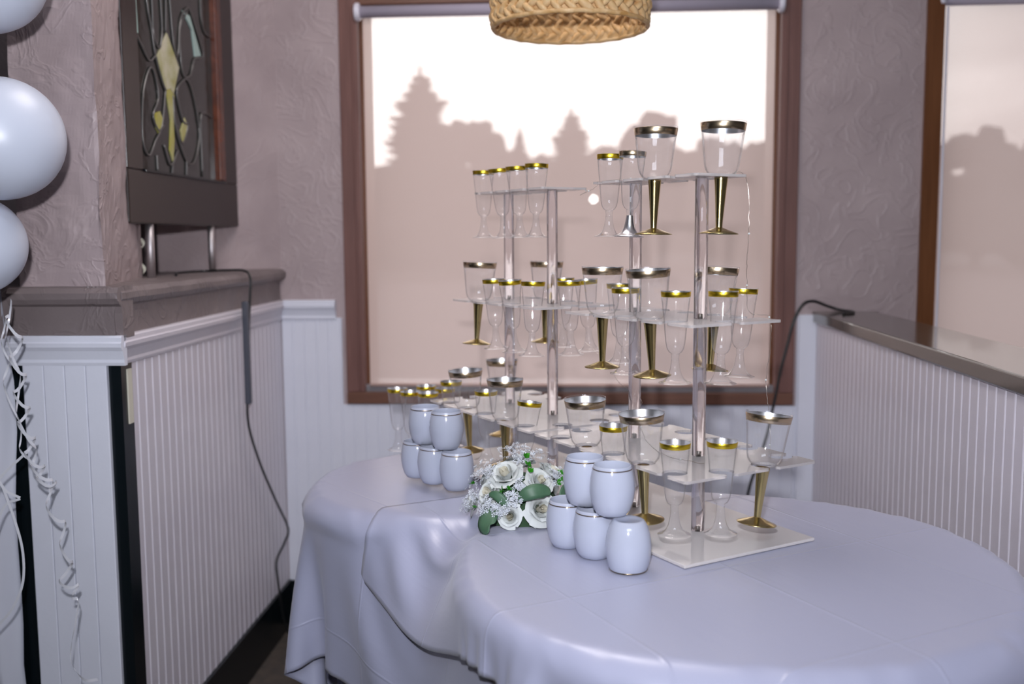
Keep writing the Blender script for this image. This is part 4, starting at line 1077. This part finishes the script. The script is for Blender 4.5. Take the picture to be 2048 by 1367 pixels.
for k, (c, r, n) in enumerate([((0.004, -0.030, 0.110), 0.022, 60), ((-0.010, 0.01, 0.114), 0.025, 60), ((0.030, 0.0, 0.108), 0.020, 50), ((0.076, -0.040, 0.078), 0.020, 60), ((0.090, 0.005, 0.062), 0.020, 50), ((-0.066, -0.010, 0.080), 0.022, 60), ((-0.050, -0.03, 0.085), 0.014, 35),
        ((-0.078, -0.048, 0.046), 0.018, 50), ((-0.052, -0.074, 0.040), 0.015, 50), ((-0.034, -0.086, 0.036), 0.013, 40), ((-0.010, -0.082, 0.056), 0.015, 50), ((0.002, -0.074, 0.070), 0.013, 40), ((-0.060, -0.078, 0.026), 0.011, 30), ((-0.090, -0.03, 0.03), 0.014, 40), ((0.056, -0.05, 0.082), 0.012, 30)]):
    florets(c, r, n, 50 + k)

# ================================================================== WOVEN PENDANT SHADE
LY = 2.1; LR = 0.160; LZ = 1.655
ps = empty('woven_pendant_shade', (0.124, LY, LZ)); tag(ps, 'round woven water-hyacinth pendant lamp shade hanging above the tables', 'pendant lamp')
def braid_mesh(name, flip):
    """one plump leaf-shaped lobe of the braid (local x along the row, z up, -y outward)"""
    bm = bmesh.new(); bmesh.ops.create_uvsphere(bm, u_segments=10, v_segments=7, radius=1.0)
    for v in bm.verts:
        x, y, z = v.co; tp = 1 - 0.45 * max(0, x)
        v.co = Vector((x * 0.0205, y * 0.0085 * tp, z * 0.0078 * tp))
    bmesh.ops.rotate(bm, verts=bm.verts, cent=(0, 0, 0), matrix=Matrix.Rotation(math.radians(38 * flip), 3, 'Y'))
    me = bpy.data.meshes.new(name); bm.to_mesh(me); bm.free(); me.materials.append(MATS['rattan'])
    me.polygons.foreach_set('use_smooth', [True] * len(me.polygons)); return me
BU, BD = braid_mesh('strand_up', 1), braid_mesh('strand_down', -1)
NB = 35; rows = 4
for r_ in range(rows):
    zc = 0.019 + r_ * 0.0265
    for k in range(NB):
        a = 2 * PI * (k + 0.37 * r_) / NB
        for me_, dz, da in ((BU, -0.0062, 0.0), (BD, 0.0062, 0.5)):
            aa = a + da * 2 * PI / NB; rr = LR - 0.003 + random.uniform(-0.0015, 0.0015)
            sgn = 1 if r_ % 2 == 0 else -1
            inst('strand', me_, ps, (rr * math.cos(aa), rr * math.sin(aa), zc + dz), (random.uniform(-0.1, 0.1), random.uniform(-0.12, 0.12), aa + PI / 2 + (0 if sgn > 0 else 0)), (random.uniform(0.9, 1.12), random.uniform(0.85, 1.15), random.uniform(0.85, 1.15)))
for zz in (0.0025, 0.112):
    V, Fc = tube([Vector(((LR - 0.002) * math.cos(2 * PI * k / 64), (LR - 0.002) * math.sin(2 * PI * k / 64), zz + 0.0008 * math.sin(k * 2.1))) for k in range(65)], 0.0050, 8); obj('hoop', V, Fc, 'rattan', ps, True)
V, Fc = lathe([(LR - 0.006, 0.004), (LR - 0.006, 0.106)], 64); obj('inner_lining', V, Fc, 'rattan', ps, True)
for k in range(3):
    a = 2 * PI * k / 3 + 0.4; V, Fc = tube([Vector((0, 0, 0.100)), Vector(((LR - 0.004) * math.cos(a), (LR - 0.004) * math.sin(a), 0.100))], 0.002, 6); obj('spider_arm', V, Fc, 'wire_silver', ps)
V, Fc = tube([Vector((0, 0, 0.10)), Vector((0, 0, 2.62 - LZ))], 0.003, 8); obj('suspension_cord', V, Fc, 'black_plastic', ps)
V, Fc = lathe([(0.018, 0.075), (0.020, 0.10), (0.016, 0.12)], 20, True, True); obj('lamp_socket', V, Fc, 'black_plastic', ps)

# ================================================================== BALLOONS, RIBBONS, CURTAIN at the left
def balloon(loc, r, tilt, label):
    prof = [(0.001, -1.16), (0.035, -1.155), (0.05, -1.12), (0.03, -1.09), (0.10, -1.05)]
    for k in range(1, 26):
        t = -PI / 2 + PI * (k + 2.2) / 28.2; x_ = math.cos(t); z_ = math.sin(t)
        if z_ < 0: z_ *= 1.07; 
        prof.append((max(0.001, x_ * (1 - 0.0 * z_)), z_))
    prof[-1] = (0.001, 1.0)
    root = empty('white_balloon', loc, tilt); tag(root, label, 'balloon', 'white balloons at the left edge')
    V, Fc = lathe([(a * r, b * r) for a, b in prof[4:]], 48); obj('balloon_skin', V, Fc, 'balloon_white', root, True)
    V, Fc = lathe([(a * r, b * r) for a, b in prof[:5]], 16); obj('knot', V, Fc, 'balloon_white', root, True)
balloon((-0.8766, 1.72, 1.676), 0.098, (0, 1.2, 0), 'white balloon cut off by the top left corner')
balloon((-0.8664, 1.72, 1.403), 0.103, (0.2, 1.3, 0), 'largest white balloon, in the middle of the left edge')
balloon((-0.9344, 1.74, 1.2231), 0.086, (0.3, 1.0, 0), 'lowest white balloon at the left edge, above the ribbons')
def ribbon(pts, label, w=0.0045, curl=0.0, turns=0.0, cut=1.0, seed=0):
    c = catmull(pts, 14); V = []; n = len(c)
    for i, p in enumerate(c):
        f = i / (n - 1); amp = curl * (1 if f < cut else max(0, 1 - (f - cut) * 8)); a = turns * 2 * PI * f + seed
        q = p + Vector((math.cos(a) * amp, math.sin(a) * amp, 0.4 * math.sin(2 * a) * amp))
        s_ = Vector((-math.sin(a) * 0.5, math.cos(a) * 0.3, 0.8)) if curl else Vector((0.7, 0.3, 0.6))
        t = (c[min(i + 1, n - 1)] - c[max(i - 1, 0)]).normalized()
        if not curl: s_ = t.cross(Vector((0.25, -1, 0.1))).normalized()
        s_.normalize(); V += [q + s_ * w / 2, q - s_ * w / 2]
    o = obj('curling_ribbon', V, [(2 * i, 2 * i + 1, 2 * i + 3, 2 * i + 2) for i in range(n - 1)], 'ribbon_white', None, True)
    tag(o, label, 'ribbon', 'balloon ribbons'); return o
RY = 1.80
def rp(l): return [Vector((x, RY + 0.0, z)) for x, z in l]
ribbon(rp([(-0.915, 1.12), (-0.9055, 1.0373), (-0.9075, 0.9716), (-0.8933, 0.8959), (-0.8853, 0.8387), (-0.8747, 0.8099), (-0.8575, 0.7809), (-0.8517, 0.7327), (-0.8382, 0.7035), (-0.8311, 0.6597), (-0.831, 0.6255), (-0.8365, 0.5942), (-0.8159, 0.5881), (-0.8246, 0.5666), (-0.8137, 0.5566), (-0.8315, 0.4726), (-0.8315, 0.4377), (-0.811, 0.4075), (-0.785, 0.4073)]), 'longest curled white ribbon trailing down the white planks', 0.0055, 0.0100, 9, 0.60, 1)
ribbon(rp([(-0.905, 1.10), (-0.9014, 1.0279), (-0.8988, 0.9621), (-0.8946, 0.9054), (-0.8867, 0.8482), (-0.8700, 0.8000), (-0.850, 0.775)]), 'tightly curled ribbon beside the black corner strip', 0.0055, 0.013, 6, 1.0, 2.5)
ribbon(rp([(-0.925, 1.09), (-0.9209, 1.028), (-0.9225, 0.9717), (-0.9043, 0.8674), (-0.8950, 0.83)]), 'loosely waved ribbon over the black strip', 0.0045, 0.006, 3, 1.0, 0.3)
ribbon(rp([(-0.9571, 0.772), (-0.9412, 0.8007), (-0.8915, 0.8454)]), 'short flat ribbon slanting up across the black strip')
ribbon(rp([(-0.9534, 0.8008), (-0.9363, 0.7719), (-0.9107, 0.7582)]), 'short flat ribbon slanting down across the black strip')
ribbon(rp([(-0.9618, 0.6947), (-0.9399, 0.743), (-0.9108, 0.7563)]), 'short bowed ribbon curving up to the black strip')
ribbon(rp([(-0.9423, 0.7815), (-0.9228, 0.7138), (-0.912, 0.6554), (-0.9154, 0.5967), (-0.9374, 0.5476), (-0.9713, 0.5083)]), 'long flat ribbon bowing along the black strip at lower left')
# white gathered curtain beyond the pillar
V = []; nu, nv = 60, 20
for i in range(nu):
    for j in range(nv):
        f = i / (nu - 1); xx = -1.46 + 0.325 * f; zz = 0.02 + 1.60 * j / (nv - 1)
        V.append(rw(xx, 1.915 + 0.016 * math.sin(f * 34 + 1.5 * noise.noise(Vector((xx * 4, zz * 3, 1)))) + 0.022 * noise.noise(Vector((xx * 9, zz * 5, 3))), zz))
cu = obj('gathered_curtain', V, grid_faces(nu, nv), 'curtain_white', None, True); tag(cu, 'white gathered fabric hanging at the left edge behind the balloons', 'curtain')

# ================================================================== FAIRY LIGHT WIRE
fw_ = empty('fairy_light_string', (0.30, 1.60, 1.32)); tag(fw_, 'thin silver wire of tiny lights strung over the acrylic stands', 'string lights')
bpy.context.view_layer.update()
def sw(a, b, z): 
    p = P1 + EX * a + DX * b; return Vector((p.x, p.y, z))
wires = [[sw(0.05, 0.44, 1.3275), sw(0.052, 0.40, 1.319), sw(0.01, 0.36, 1.309), sw(0.0, 0.30, 1.318), sw(-0.03, 0.215, 1.3275), sw(0.0, 0.12, 1.3272), sw(0.04, 0.0, 1.3272), sw(0.053, -0.04, 1.322), sw(0.058, -0.045, 1.25), sw(0.060, -0.04, 1.20), sw(0.056, -0.045, 1.16), sw(0.066, -0.04, 1.11), sw(0.09, -0.06, 1.1015), sw(0.094, -0.06, 1.06), sw(0.096, -0.05, 0.99), sw(0.10, -0.055, 0.94), sw(0.08, -0.08, 0.8795)],
         [sw(0.07, 0.43, 1.02), sw(0.08, 0.37, 0.985), sw(0.07, 0.32, 0.955), sw(0.05, 0.22, 0.935), sw(0.02, 0.185, 0.92), sw(0.0, 0.14, 0.8795), sw(-0.05, 0.02, 0.8795), sw(-0.04, -0.06, 0.8795)]]
for w_ in wires:
    c = catmull(w_, 7); rnd = random.Random(4)
    c = [p + Vector((rnd.uniform(-1, 1), rnd.uniform(-1, 1), rnd.uniform(-1, 1))) * 0.0009 for p in c]
    V, Fc = tube(c, 0.00036, 5); reparent(obj('wire', V, Fc, 'wire_silver'), fw_)
    for k in range(6, len(c) - 2, 13):
        bm = bmesh.new(); bmesh.ops.create_uvsphere(bm, u_segments=8, v_segments=6, radius=0.0016, matrix=Matrix.Translation(c[k]))
        me = bpy.data.meshes.new('bulb'); bm.to_mesh(me); bm.free(); me.materials.append(MATS['petal_white']); reparent(inst('bulb', me), fw_)
